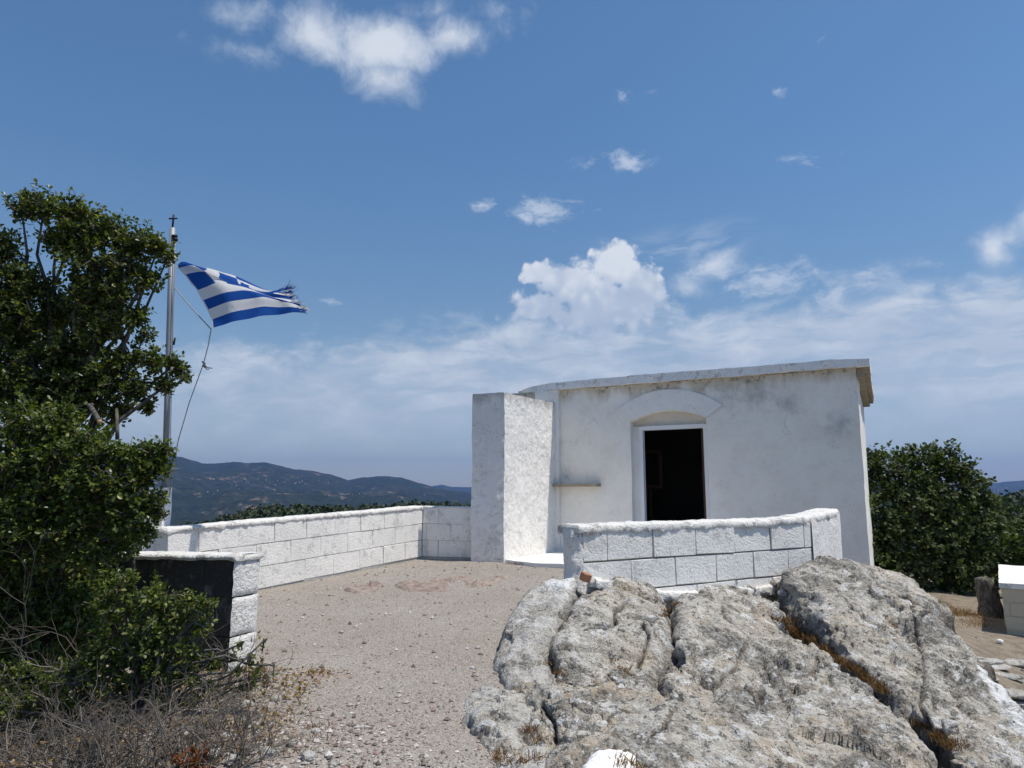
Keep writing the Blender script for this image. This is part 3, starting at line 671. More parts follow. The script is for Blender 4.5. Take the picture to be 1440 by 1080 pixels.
    acc = Acc(); n = 25; tt = np.linspace(-1, 1, n)
    ho = [(hl + (hr - hl) * (x + 1) / 2, (hlz if x < 0 else hrz) + (hz - (hlz if x < 0 else hrz)) * (1 - abs(x) ** 2.1)) for x in tt]
    hi_ = [(uL + (uR - uL) * (x + 1) / 2, zs + (zc - zs) * (1 - x * x) + .004) for x in tt]
    fr = [A3(u, -.015, z) for u, z in ho]; fb = [A3(u, .02, z + .004) for u, z in ho]; ir = [A3(u, -.012, z) for u, z in hi_]; ib = [A3(u, .02, z) for u, z in hi_]
    i = np.arange(n - 1)
    acc.add(fb + fr + ir + ib, np.concatenate([np.stack([i + n * r + 0, i + n * (r + 1), i + n * (r + 1) + 1, i + n * r + 1], -1) for r in range(3)]))
    me = acc.mesh('door_hood', False); bm = bmesh.new(); bm.from_mesh(me); bmesh.ops.recalc_face_normals(bm, faces=bm.faces); bm.to_mesh(me); bm.free()
    if me.polygons[30].normal.dot(Vector((V[0], V[1], 0))) > 0: me.flip_normals()
    link('door_hood', me, M['plaster'], ch)
    # lunette above the frame, set back in the opening
    acc = Acc(); xs = np.linspace(uL - .01, uR + .01, 15); zz = zs + (zc - zs) * (1 - ((xs - (uL + uR) / 2) / ((uR - uL) / 2 + .01)) ** 2) + .01
    for w, fl in ((.13, 0), (.19, 1)):
        b = [A3(u, w, zd + .052) for u in xs] + [A3(u, w, z) for u, z in zip(xs, zz)]; i = np.arange(14); q = np.stack([i, i + 1, i + 16, i + 15], -1)
        acc.add(b, q[:, ::-1] if fl else q)
    link('lunette', acc.mesh('lunette', False), M['cream'], ch)
    for x0, x1, nm in ((uL - .01, dL - .002, 'door_jamb'), (dR + .052, uR + .01, 'door_jamb')):
        if x1 - x0 > .01: link(nm, prism(Acc(), [FL + U * x0 + V * .11, FL + U * x1 + V * .11, FL + U * x1 + V * .2, FL + U * x0 + V * .2], ZF, zd + .05).mesh(nm, False), M['plaster'], ch)
    fa = Acc(); w0, w1 = .095, .175; b_ = .05
    fl = lambda x0, x1, z0, z1: prism(fa, [FL + U * x0 + V * w0, FL + U * x1 + V * w0, FL + U * x1 + V * w1, FL + U * x0 + V * w1], z0, z1)
    fl(dL - .035, dL + .012, ZF, zd); fl(dR - .004, dR + .05, ZF, zd); fl(dL - .035, dR + .05, zd + .0005, zd + .05)
    link('door_frame', fa.mesh('door_frame', False), M['whitepaint'], ch)
    # door leaf standing open inside
    dp = FL + U * (dR - .02) + V * .20; dv = V * .985 + U * .10; dn = np.array([-dv[1], dv[0]])
    leaf = link('door', prism(Acc(), [dp, dp + dv * .74, dp + dv * .74 + dn * .04, dp + dn * .04], ZF + .02, zd - .01).mesh('door', False), M['door'], ch)
    h = dp + dv * .66 + dn * .05
    link('handle', Acc().tube([(*h, .95), (*(h + dn * .05), .95), (*(h + dn * .05 - dv * .11), .95)], .011, 6).mesh('handle'), M['handle'], leaf)
    # shelf, doorstep, mat
    s0, sz = fuz(783, 682.5); s1, _ = fuz(845, 682.5)
    sh = prism(Acc(), [FL + U * (s0 - .02) - V * .13, FL + U * s1 - V * .13, FL + U * s1 + V * .01, FL + U * (s0 - .02) + V * .01], sz - .018, sz + .016).mesh('shelf', False)
    link('shelf', densify(sh, .06, .006, 9, 2), M['eave'], ch)
    st = [P2 + (P3 - P2) * .03 + np.array([.0, -.01]), at(722, 785, 8.35)[:2], at(752, 790, 8.1)[:2], at(800, 793, 7.95)[:2], at(900, 800, 7.6)[:2], FL + U * 2.2 - V * .5, FL + U * 2.2 - V * .0, FL - V * .0]
    link('doorstep', densify(prism(Acc(), st, -.1, .125).mesh('doorstep', False), .1, .012, 3, 4, amp2=.004), M['pillar'], ch)
    # buttress wall with rough broken top
    zb = float(at(705, 552, 8.5)[2]); zb3 = float(on_plane(782, 567, (*P3, 0), (*V, 0))[2])
    bt = prism(Acc(), [P1, P2, P3 - V * .02, P4 - V * .02], -.3, [zb - .005, zb, zb3, zb3]).mesh('buttress', False)
    link('buttress', densify(bt, .04, .016, 2.2, 6, amp2=.010, f2=12), M['buttress'], ch)
    pil = prism(Acc(), [FL - U * .30 - V * .05, FL + U * .055 - V * .05, FL + U * .055 + V * .005, FL - U * .30 + V * .005], -.2, ZTOP - .002).mesh('corner_pier', False)
    link('corner_pier', densify(pil, .15, .008, 2, 8), M['plaster'], ch)
    # furniture seen dimly inside: an icon frame on the left wall
    a = Acc(); ic = FL + U * (dL - .46) + V * 1.25
    for (x0, x1, z0, z1) in ((0, .05, .95, 1.5), (.3, .35, .95, 1.5), (.052, .298, 1.452, 1.5), (.052, .298, .95, .998)):
        prism(a, [ic + U * x0, ic + U * x1, ic + U * x1 + V * .03, ic + U * x0 + V * .03], z0, z1)
    pf = link('picture_frame', a.mesh('picture_frame', False), M['door']); tag(pf, 'pale picture frame dimly seen inside the chapel doorway', 'frame')
    q = link('stand_post', prism(Acc(), [ic + U * .15, ic + U * .19, ic + U * .19 + V * .03, ic + U * .15 + V * .03], ZF, .949).mesh('stand_post', False), M['door'], pf)
build_chapel()

# ------------------------------------------------------------------ concrete-block walls
_bm = {}
def block_mesh(L, T, H, matl, var):
    key = (round(L, 3), round(T, 3), round(H, 3), matl.name, var)
    if key in _bm: return _bm[key]
    bm = bmesh.new(); bmesh.ops.create_cube(bm, size=1.0)
    for v in bm.verts: v.co = Vector((v.co.x * L, v.co.y * T, v.co.z * H))
    bmesh.ops.bevel(bm, geom=list(bm.edges), offset=.0035, segments=1, affect='EDGES')
    rr = random.Random(hash(key) & 0xffff)
    for v in bm.verts: v.co += Vector((rr.uniform(-.0035, .0035), rr.uniform(-.003, .003), rr.uniform(-.0035, .0035)))
    me = bpy.data.meshes.new('block'); bm.to_mesh(me); bm.free(); me.materials.append(matl)
    _bm[key] = me; return me
def block_wall(root, a, b, za, zb, courses, ch, L, T, back, matl, core, off=0.0, gap=.0045, rnd=None, skip=None):
    """a->b front face line on plan, back = unit vector into the thickness; za, zb foot heights"""
    rnd = rnd or random.Random(5); a = np.array(a); b = np.array(b); d = b - a; ln = np.linalg.norm(d); d /= ln; slope = math.atan2(zb - za, ln)
    q = Matrix.Rotation(math.atan2(d[1], d[0]), 4, 'Z') @ Matrix.Rotation(-slope, 4, 'Y')
    for c in range(courses):
        x = -((c % 2) * L / 2 + off) % L - L
        while x < ln:
            s, e = max(x, 0) + gap / 2, min(x + L, ln) - gap / 2
            if e - s > .04 and not (skip and skip(c, s, e)):
                m = (s + e) / 2; p = a + d * m + back * (T / 2); z = za + (zb - za) * m / ln + (c + .5) * ch
                o = bpy.data.objects.new('block', block_mesh(e - s, T, ch - gap, matl, rnd.randint(0, 2))); COL.objects.link(o)
                o.matrix_world = Matrix.Translation((p[0] + rnd.uniform(-.003, .003), p[1] + rnd.uniform(-.003, .003), z)) @ q @ Matrix.Rotation(rnd.uniform(-.006, .006), 4, 'Y') @ Matrix.Rotation(rnd.uniform(-.006, .006), 4, 'Z')
                o.parent = root; o.matrix_parent_inverse = parent_inv(root)
            x += L
    i = .007; a2 = a + d * i + back * i; b2 = b - d * i + back * i; k = T - 2 * i
    me = prism(Acc(), [a2, b2, b2 + back * k, a2 + back * k], [za - .12, zb - .12, zb - .12, za - .12], [za + courses * ch - .003, zb + courses * ch - .003, zb + courses * ch - .003, za + courses * ch - .003]).mesh('mortar', False)
    link('mortar', me, core, root)
def coping(root, path, zs, w, h, matl, seed=0, step=.018, amp=.012, drip=.02, name='coping'):
    """lumpy cement cap swept along the wall top; path = centre line"""
    path = np.array(path, float); zs = np.array(zs, float); seg = np.linalg.norm(np.diff(path, axis=0), axis=1); s = np.concatenate([[0], np.cumsum(seg)])
    n = max(6, int(s[-1] / step)); t = np.linspace(0, s[-1], n); C = np.stack([np.interp(t, s, path[:, 0]), np.interp(t, s, path[:, 1])], -1); z = np.interp(t, s, zs)
    T = np.gradient(C, axis=0); T /= np.linalg.norm(T, axis=1)[:, None]; N = np.stack([-T[:, 1], T[:, 0]], -1)
    pr = [(-.5, 0), (-.53, .3), (-.52, .65), (-.46, .9), (-.36, 1), (-.18, 1.03), (0, 1.04), (.18, 1.03), (.36, 1), (.46, .9), (.52, .65), (.53, .3), (.5, 0)]
    k = len(pr); Vv = np.zeros((n, k, 3))
    for j, (x, y) in enumerate(pr):
        Vv[:, j, :2] = C + N * (x * w); Vv[:, j, 2] = z + y * h
    low = np.array([1.0 if (j < 2 or j > k - 3) else 0 for j in range(k)])
    P = Vv + seed * 13.1
    D = np.stack([fbm(P * 14 + 40 * j, 4, gain=.6) for j in range(3)], -1) * amp + np.stack([fbm(P * 3.0 + 20 * j, 2) for j in range(3)], -1) * amp * .8
    Vv = Vv + D; Vv[:, :, 2] -= low[None] * drip * (0.4 + 1.5 * np.abs(fbm(P * 9 + 77, 3)))
    i = (np.arange(n - 1)[:, None] * k + np.arange(k - 1)[None]).ravel(); a = Acc().add(Vv.reshape(-1, 3), np.stack([i, i + k, i + k + 1, i + 1], -1))
    a.f.setdefault(k, []).append(np.array([np.arange(k), (n - 1) * k + np.arange(k)[::-1]]))
    me = a.mesh(name); bm = bmesh.new(); bm.from_mesh(me); bmesh.ops.recalc_face_normals(bm, faces=bm.faces); bm.to_mesh(me); bm.free()
    return link(name, me, matl, root)

def build_walls():
    # long wall on the valley side
    d = LW_FAR - LW_NEAR; d /= np.linalg.norm(d); back = LWN
    zf = float(at(593, 783, 8.85)[2]) + .005; zn = zf - .10
    r = empty('block_wall', (float(LW_NEAR[0]), float(LW_NEAR[1]), 0)); tag(r, 'long white block wall along the valley side beneath the flag', 'wall')
    block_wall(r, LW_NEAR, LW_FAR, zn, zf, 3, .195, .42, .18, back, M['wash'], M['joint'], .13, rnd=random.Random(2))
    c0 = LW_NEAR + back * .09; c1 = LW_FAR + back * .09
    coping(r, [c0 - d * .02, c1 + d * .02], [zn + .583, zf + .583], .19, .022, M['wash_rough'], 1, amp=.009, drip=.03)
    # short return wall to the buttress
    e = P1 + (P4 - P1) * .12 + U * .05
    r2 = empty('block_wall', (float(e[0]), float(e[1]), 0)); tag(r2, 'short white block wall between the long wall and the tall buttress', 'wall')
    s0 = LW_FAR + d * .004 + (e - LW_FAR) * .004; bk = np.array([-(e - s0)[1], (e - s0)[0]]); bk /= np.linalg.norm(bk)
    block_wall(r2, s0, e, zf, zf - .01, 3, .195, .30, .18, bk, M['wash'], M['joint'], .1, rnd=random.Random(4))
    coping(r2, [s0 + bk * .09, e + bk * .09], [zf + .583, zf + .575], .186, .02, M['wash_rough'], 2, amp=.006, drip=.012)
    # parapet standing on the rock
    A = at(819, 760, 4.66)[:2]; B = at(1141, 760, 5.88)[:2]; Cc = at(1181, 765, 6.5)[:2]
    dd = (B - A) / np.linalg.norm(B - A); bk = np.array([-dd[1], dd[0]])
    ztop = float(at(819, 747, 4.66)[2])
    r3 = empty('parapet', (float(A[0]), float(A[1]), 0)); tag(r3, 'low whitewashed block parapet standing on the rock outcrop before the chapel', 'wall')
    block_wall(r3, A, B, ztop - 3 * .197, ztop - 3 * .197 + .0, 3, .197, .405, .2, bk, M['wash'], M['joint_dark'], .203, rnd=random.Random(8), gap=.009)
    d2 = (Cc - B) / np.linalg.norm(Cc - B); b2 = np.array([-d2[1], d2[0]]); B2 = B + d2 * .012
    block_wall(r3, B2, Cc, ztop - 3 * .197, ztop - 3 * .197 + .03, 3, .197, .36, .2, b2, M['wash'], M['joint'], .1, rnd=random.Random(9))
    # rendered skin over the rounded end
    a = Acc(); n = 26; t = np.linspace(-.02, 1.02, n); L2 = np.linalg.norm(Cc - B2); nz = 16
    zz = np.linspace(-.6, .03, nz); G = np.array([[[*(B2 + d2 * (x * L2) - b2 * (.012 + .004 * math.sin(x * 9))), ztop + z + .03 * x] for x in t] for z in zz])
    G += np.stack([fbm(G * 9 + 30 * j, 3) for j in range(3)], -1) * .006
    i = (np.arange(nz - 1)[:, None] * n + np.arange(n - 1)[None]).ravel(); a.add(G.reshape(-1, 3), np.stack([i, i + 1, i + n + 1, i + n], -1)); link('render_coat', a.mesh('render_coat'), M['pillar'], r3)
    cl = [A + bk * .1 - dd * .04, A + bk * .1 + dd * .1, B + bk * .1 - dd * .25, B + bk * .11 - dd * .06, B + bk * .1 + d2 * .10, Cc + b2 * .1]
    coping(r3, cl, [ztop - .006, ztop - .004, ztop - .004, ztop + .005, ztop + .02, ztop + .05], .215, .046, M['wash_rough'], 3, step=.008, amp=.013, drip=.020)
    # mortar slopped over the left end and along the foot
    G = A + dd * .012 + bk * .1
    m = Acc(); th = np.linspace(0, 2 * math.pi, 22, endpoint=False); nz = 18; z = np.linspace(ztop - .52, ztop + .012, nz)
    rad = np.stack([.10 + .03 * np.abs(np.cos(th))] * nz) * (1 + .35 * sstep(z, ztop - .30, ztop - .5))[:, None]
    Q = np.stack([G[0] + rad * np.cos(th)[None] * .55 * 1.0, G[1] + rad * np.sin(th)[None], np.broadcast_to(z[:, None], rad.shape)], -1)
    Q += np.stack([fbm(Q * 11 + 9 * j, 4, gain=.6) for j in range(3)], -1) * .03
    k = 22; i = np.arange(nz - 1)[:, None] * k; a0 = np.arange(k)[None]; a1 = (a0 + 1) % k; m.add(Q.reshape(-1, 3), np.stack([i + a0, i + a1, i + k + a1, i + k + a0], -1).reshape(-1, 4)); link('rough_end', m.mesh('rough_end'), M['wash_rough'], r3)
    ft = [at(835, 812, 4.63)[:2], at(905, 820, 4.88)[:2], at(960, 832, 5.08)[:2], at(1040, 826, 5.42)[:2], at(1100, 818, 5.66)[:2]]
    zz = [float(at(x, y, Y)[2]) for x, y, Y in ((835, 812, 4.63), (905, 826, 4.88), (960, 832, 5.08), (1040, 828, 5.42), (1100, 818, 5.66))]
    coping(r3, [p + bk * .01 for p in ft], [x - .055 for x in zz], .075, .05, M['wash_rough'], 6, amp=.028, name='mortar_footing')
    # stub wall beside the gap, dark-coloured face towards us
    E = at(331, 800, 3.86)[:2]; K = at(192, 800, 4.12)[:2]; dg = (K - E) / np.linalg.norm(K - E); bg = np.array([dg[1], -dg[0]])
    if bg[1] < 0: bg = -bg
    zt = float(at(331, 786, 3.86)[2]); r4 = empty('gate_wall', (float(E[0]), float(E[1]), 0)); tag(r4, 'stub block wall with black face and white painted end beside the oak bush', 'wall')
    K2 = E + dg * 1.7
    block_wall(r4, E + dg * .022, K2, zt - 3 * .2, zt - 3 * .2 - .04, 3, .2, .40, .19, bg, M['darkblock'], M['darkblock'], .2, rnd=random.Random(12))
    for c in range(3):   # whitewashed end, one lumpy coat per course
        z0 = zt - (c + 1) * .2 + .004; G = np.zeros((12, 12, 3))
        for iy, y in enumerate(np.linspace(0, 1, 12)):
            for ix, x in enumerate(np.linspace(0, 1, 12)):
                ed = min(x, 1 - x, y, 1 - y); p = E + bg * (x * .196 - .003) + dg * (.008 - .010 * min(1, ed * 14)); G[iy, ix] = (*p, z0 + y * .193)
        G += np.stack([fbm(G * 22 + 30 * j + c, 4, gain=.6) for j in range(3)], -1) * .007
        i = (np.arange(11)[:, None] * 12 + np.arange(11)[None]).ravel(); me = Acc().add(G.reshape(-1, 3), np.stack([i, i + 1, i + 13, i + 12], -1)).mesh('painted_end')
        if me.polygons[60].normal.dot(Vector((-dg[0], -dg[1], 0))) < 0: me.flip_normals()
        link('painted_end', me, M['wash_rough'], r4)
    coping(r4, [E - dg * .012 + bg * .095, K2 + bg * .095], [zt - .004, zt - .044], .20, .026, M['wash_rough'], 5, step=.012, amp=.007, drip=.008)
build_walls()

# ------------------------------------------------------------------ flagpole, flag, ropes
FY = 5.75
def build_flag():
    b0 = at(224, 700, FY); root = empty('flagpole', (b0[0], b0[1], 0)); tag(root, 'grey metal flagpole with small cross on a white post', 'flagpole')
    x0 = at(212, 700, FY)[0]; x1 = at(236, 700, FY)[0]; zt = float(at(225, 686, FY)[2])
    me = prism(Acc(), [(x0, FY - .07), (x1, FY - .07), (x1, FY + .07), (x0, FY + .07)], -.6, zt).mesh('base_post', False); link('base_post', densify(me, .05, .008, 5, 3, amp2=.003), M['pillar'], root)
    p0 = at(231.5, 690, FY + .02); p1 = at(242.5, 321, FY + .02)
    pole = link('pole', Acc().tube([p0, p0 * .66 + p1 * .34, p0 * .33 + p1 * .67, p1], .024, 14).mesh('pole'), M['metal'], root)
    c = p1; link('cross', Acc().tube([c, c + (.002, 0, .12)], .008, 6).tube([c + (-.035, 0, .085), c + (.035, 0, .088)], .007, 6).mesh('cross'), M['dark'], root)
    q = at(247, 332, FY); link('pulley', Acc().tube([q + (-.03, 0, 0), q + (.012, 0, 0)], .014, 8).tube([q + (.0, -.012, -.03), q + (.0, .012, -.03)], .018, 10).mesh('pulley'), M['dark'], root)
    q = at(244.5, 480, FY); link('cleat', Acc().tube([q + (0, 0, -.03), q + (.008, 0, .03)], .008, 6).mesh('cleat'), M['dark'], root)
    # flag: rows of picture points from the zoomed view, turned to cloth with its own depth
    Z = lambda x, y: (220 + x / 6.0, 360 + y / 6.0)
    S = [0, 1.2, 2.2, 4, 5.5, 7, 8.4, 9.6]
    rows = [  # (stripe, [(x, y, depth)])
        (0.0, [(470, 608, 0), (565, 580, -.03), (650, 556, -.05), (830, 517, -.02), (960, 500, .05), (1090, 488, .04), (1180, 474, 0), (1262, 478, -.03)]),
        (1.0, [(462, 538, 0), (550, 505, -.04), (640, 476, -.07), (850, 432, -.04), (960, 428, .03), (1090, 432, .02), (1185, 436, -.02), (1262, 452, -.05)]),
        (2.0, [(428, 455, 0), (520, 418, -.05), (615, 388, -.09), (850, 350, -.07), (960, 356, .0), (1080, 388, .0), (1170, 408, -.03), (1250, 440, -.06)]),
        (3.0, [(385, 375, 0), (475, 342, -.05), (570, 314, -.10), (740, 288, -.10), (900, 322, -.03), (1030, 362, -.02), (1130, 388, -.04), (1210, 404, -.07)]),
        (4.0, [(340, 290, 0), (425, 258, -.05), (510, 228, -.08), (690, 250, -.08), (850, 300, -.02), (1000, 350, .0), (1100, 362, -.03), (1200, 372, -.06)]),
        (5.0, [(285, 225, 0), (375, 192, -.03), (470, 180, -.04), (640, 205, -.02), (800, 255, .04), (960, 310, .05), (1070, 330, .02), (1190, 345, -.02)]),
        (6.0, [(235, 158, 0), (330, 136, .0), (425, 134, .02), (590, 165, .08), (740, 215, .13), (920, 285, .12), (1040, 312, .07), (1180, 322, .03)]),
        (6.7, [(190, 112, 0), (300, 92, .04), (430, 104, .08), (585, 146, .13), (720, 192, .17), (915, 282, .15), (1030, 300, .09), (1165, 292, .05)]),
        (7.3, [(172, 98, -.01), (290, 70, .02), (440, 118, -.05), (600, 178, -.07), (740, 240, -.06), (920, 292, -.05), (1030, 292, -.02), (1150, 270, -.02)]),
        (8.1, [(170, 80, -.02), (270, 60, -.02), (430, 140, -.10), (600, 205, -.13), (760, 268, -.12), (935, 306, -.10), (1030, 284, -.06), (1150, 262, -.05)]),
        (9.0, [(200, 50, -.02), (262, 54, -.05), (420, 122, -.13), (600, 222, -.16), (790, 288, -.15), (950, 322, -.12), (1030, 300, -.10), (1160, 258, -.08)])]
    ctrl = np.array([[at(*Z(x, y), FY - .16 + dz * 1.1 + .05 * min(tt, 6)) for x, y, dz in r] for tt, r in rows]); ts = np.array([r[0] for r in rows])
    def cr(xs, Y, xq):    # smooth interpolation along axis 0
        xs = np.array(xs, float); m = np.gradient(Y, xs, axis=0); k = np.clip(np.searchsorted(xs, xq) - 1, 0, len(xs) - 2); h = xs[k + 1] - xs[k]; u = ((xq - xs[k]) / h)
        sh = (len(xq),) + (1,) * (Y.ndim - 1); u = u.reshape(sh); h = h.reshape(sh)
        return (2 * u**3 - 3 * u**2 + 1) * Y[k] + (u**3 - 2 * u**2 + u) * h * m[k] + (-2 * u**3 + 3 * u**2) * Y[k + 1] + (u**3 - u**2) * h * m[k + 1]
    nt, ns = 109, 97; tq = np.linspace(0, 9, nt); sq = np.linspace(0, 9.6, ns)
    G = cr(ts, ctrl, tq); G = np.swapaxes(cr(S, np.swapaxes(G, 0, 1), sq), 0, 1)
    G[..., 1] += .010 * np.sin(sq * 2.3)[None] * (np.clip(sq / 3, 0, 1))[None] + .006 * fbm(G * 9, 3)
    a = Acc(); i = (np.arange(nt - 1)[:, None] * ns + np.arange(ns - 1)[None]).ravel(); fq = np.stack([i, i + 1, i + ns + 1, i + ns], -1)
    ti = (i // ns) / (nt - 1) * 9; si = (i % ns) / (ns - 1) * 9.6
    tear = 9.05 + .45 * np.interp(ti, np.arange(0, 9.2, .3), RNG.uniform(-1, 1, 31)) - .9 * ((ti > 6.5) & (ti < 7.4)); fq = fq[si < tear]
    a.add(G.reshape(-1, 3), fq); me = a.mesh('flag'); uv = me.uv_layers.new(name='UVMap')
    vi = np.zeros(len(me.loops), np.int32); me.loops.foreach_get('vertex_index', vi); uvs = np.stack([(vi % ns) / (ns - 1) * 9.6, (vi // ns) / (nt - 1) * 9], -1); uv.data.foreach_set('uv', uvs.ravel().astype(np.float32))
    def cloth(t, b):
        w = t.new('ShaderNodeUVMap', uv_map='UVMap').outputs[0]; sp = t.new('ShaderNodeSeparateXYZ'); t.put(sp.inputs[0], w); s, v = sp.outputs[0], sp.outputs[1]
        st = t.m('LESS_THAN', t.m('MODULO', v, 2.0), 1.0)
        can = t.m('MULTIPLY', t.m('GREATER_THAN', v, 4.0), t.m('LESS_THAN', s, 5.0))
        hd = t.m('LESS_THAN', s, .14)
        cx = t.m('MAXIMUM', t.m('LESS_THAN', t.m('ABSOLUTE', t.m('SUBTRACT', s, 2.6)), .5), t.m('LESS_THAN', t.m('ABSOLUTE', t.m('SUBTRACT', v, 6.5)), .5))
        blue = t.m('ADD', t.m('MULTIPLY', st, t.m('SUBTRACT', 1.0, can)), t.m('MULTIPLY', can, t.m('SUBTRACT', 1.0, cx)))
        blue = t.m('MULTIPLY', blue, t.m('SUBTRACT', 1.0, hd))
        c = t.mix(blue, (0.74, 0.75, 0.76), (0.014, 0.085, 0.36)); t.put(b.inputs['Base Color'], c)
        tl = t.new('ShaderNodeBsdfTranslucent'); t.put(tl.inputs[0], c); mx = t.new('ShaderNodeMixShader'); mx.inputs[0].default_value = .45
        t.l.new(b.outputs[0], mx.inputs[1]); t.l.new(tl.outputs[0], mx.inputs[2]); t.l.new(mx.outputs[0], t.n['Material Output'].inputs[0])
        t.put(b.inputs['Normal'], t.bump(t.noise(t.mapv(w, (3, 1, 1)), 2.2, 4, .6), .35, .01))
    fl = link('flag', me, mat('flag_cloth', cloth, .8, .1)); tag(fl, 'tattered blue and white striped flag with a white cross flying from the pole', 'flag')
    def plain(c): return lambda t, b: (c, None)
    mb, mw = mat('blue_thread', plain((0.014, 0.085, 0.36)), .9), mat('white_thread', plain((0.74, 0.75, 0.76)), .9)
    for nm, m_, sel in (('blue_fray', mb, 0), ('white_fray', mw, 1)):
        a = Acc(); rng = np.random.default_rng(4 + sel)
        for _ in range(150):
            t_ = rng.uniform(0, 9)
            if int(t_) % 2 != sel: continue
            it = int(t_ / 9 * (nt - 1)); e = 9.05 + .3 * rng.normal(); is_ = min(int(min(e, 9.2) / 9.6 * (ns - 1)), ns - 2); p = G[it, is_]; dr = np.array([1.0, rng.normal() * .4, rng.normal() * .28 + (.45 if t_ > 6.6 else -.12)]); ln = rng.uniform(.02, .062)
            a.tube([p - dr * .01, p + dr * ln * .5 + rng.normal(size=3) * .006, p + dr * ln + rng.normal(size=3) * .014], [.0035, .0025, .001], 3, False)
        tag(link(nm, a.mesh(nm), m_, fl), None, None, kind='stuff')
    k0 = at(246, 405, FY); k1 = at(297, 463, FY - .02); kn = at(286, 512, FY); k3 = at(250, 622, FY + .02); k4 = at(238, 700, FY + .02)
    rp = link('halyard', Acc().tube([k0, (k0 + k1) / 2 + (0, 0, -.01), k1], .0048, 5).tube([k1, (k1 + kn) / 2 + (.006, 0, 0), kn, (kn + k3) / 2 + (-.012, 0, -.0), k3, k4], .0042, 5).mesh('halyard'), M['rope'])
    tag(rp, 'thin rope running from the pole to the lower corner of the flag', 'rope')
    link('knot', Acc().tube([kn + (-.012, 0, .02), kn + (.016, 0, .002), kn + (-.006, 0, -.014), kn + (.02, 0, -.03)], .008, 6).tube([kn, kn + (.035, 0, -.03), kn + (.075, .0, -.035)], .0045, 5).tube([kn, kn + (.03, 0, -.045), kn + (.05, 0, -.042)], .0045, 5).mesh('knot'), M['rope'], rp)
    g = at(246, 385, FY); rp2 = link('halyard', Acc().tube([at(247, 336, FY), at(245, 400, FY + .0), at(241, 560, FY), at(238, 690, FY)], .003, 5).mesh('halyard'), M['rope']); tag(rp2, 'straight rope hanging close against the flagpole', 'rope')
build_flag()

# ------------------------------------------------------------------ rock outcrop
def tps(P, z, reg=2e-4):
    n = len(P); r = np.linalg.norm(P[:, None] - P[None], axis=-1); K = np.where(r > 0, r * r * np.log(r + 1e-12), 0) + reg * np.eye(n)
    A = np.zeros((n + 3, n + 3)); A[:n, :n] = K; A[:n, n] = 1; A[:n, n + 1:] = P; A[n, :n] = 1; A[n + 1:, :n] = P.T
    w = np.linalg.solve(A, np.concatenate([z, [0, 0, 0]]))
    def f(q):
        r = np.linalg.norm(q[:, None] - P[None], axis=-1); return np.where(r > 0, r * r * np.log(r + 1e-12), 0) @ w[:n] + w[n] + q @ w[n + 1:]
    return f
def poly_dist(q, poly):
    """signed distance, positive inside"""
    d = np.full(len(q), 1e9); ins = np.zeros(len(q), bool); n = len(poly)
    for i in range(n):
        a, b = poly[i], poly[(i + 1) % n]; e = b - a; t = np.clip(((q - a) @ e) / (e @ e), 0, 1); d = np.minimum(d, np.linalg.norm(q - a - t[:, None] * e, axis=1))
        c = ((a[1] > q[:, 1]) != (b[1] > q[:, 1])); xi = a[0] + (q[:, 1] - a[1]) / (b[1] - a[1] + 1e-12) * (b[0] - a[0]); ins ^= c & (q[:, 0] < xi)
    return np.where(ins, d, -d)
def facets(p, tilt, off):
    """every cell of a cellular pattern gets its own tilt and step: flat broken faces with sharp edges"""
    i = np.floor(p).astype(int); f1 = np.full(p.shape[:-1], 9.0); hb = np.zeros(p.shape[:-1], int); cb = np.zeros(p.shape)
    for dx in (-1, 0, 1):
        for dy in (-1, 0, 1):
            for dz in (-1, 0, 1):
                c = i + np.array([dx, dy, dz]); hh = _perm[_perm[_perm[c[..., 0] & 255] + (c[..., 1] & 255)] + (c[..., 2] & 255)] & 255
                q = c + _wp[hh]; dd = np.linalg.norm(q - p, axis=-1); m = dd < f1; f1 = np.where(m, dd, f1); hb = np.where(m, hh, hb); cb = np.where(m[..., None], q, cb)
    return ((p - cb) * _g3[hb]).sum(-1) * tilt + (_wp[hb][..., 0] - .5) * off
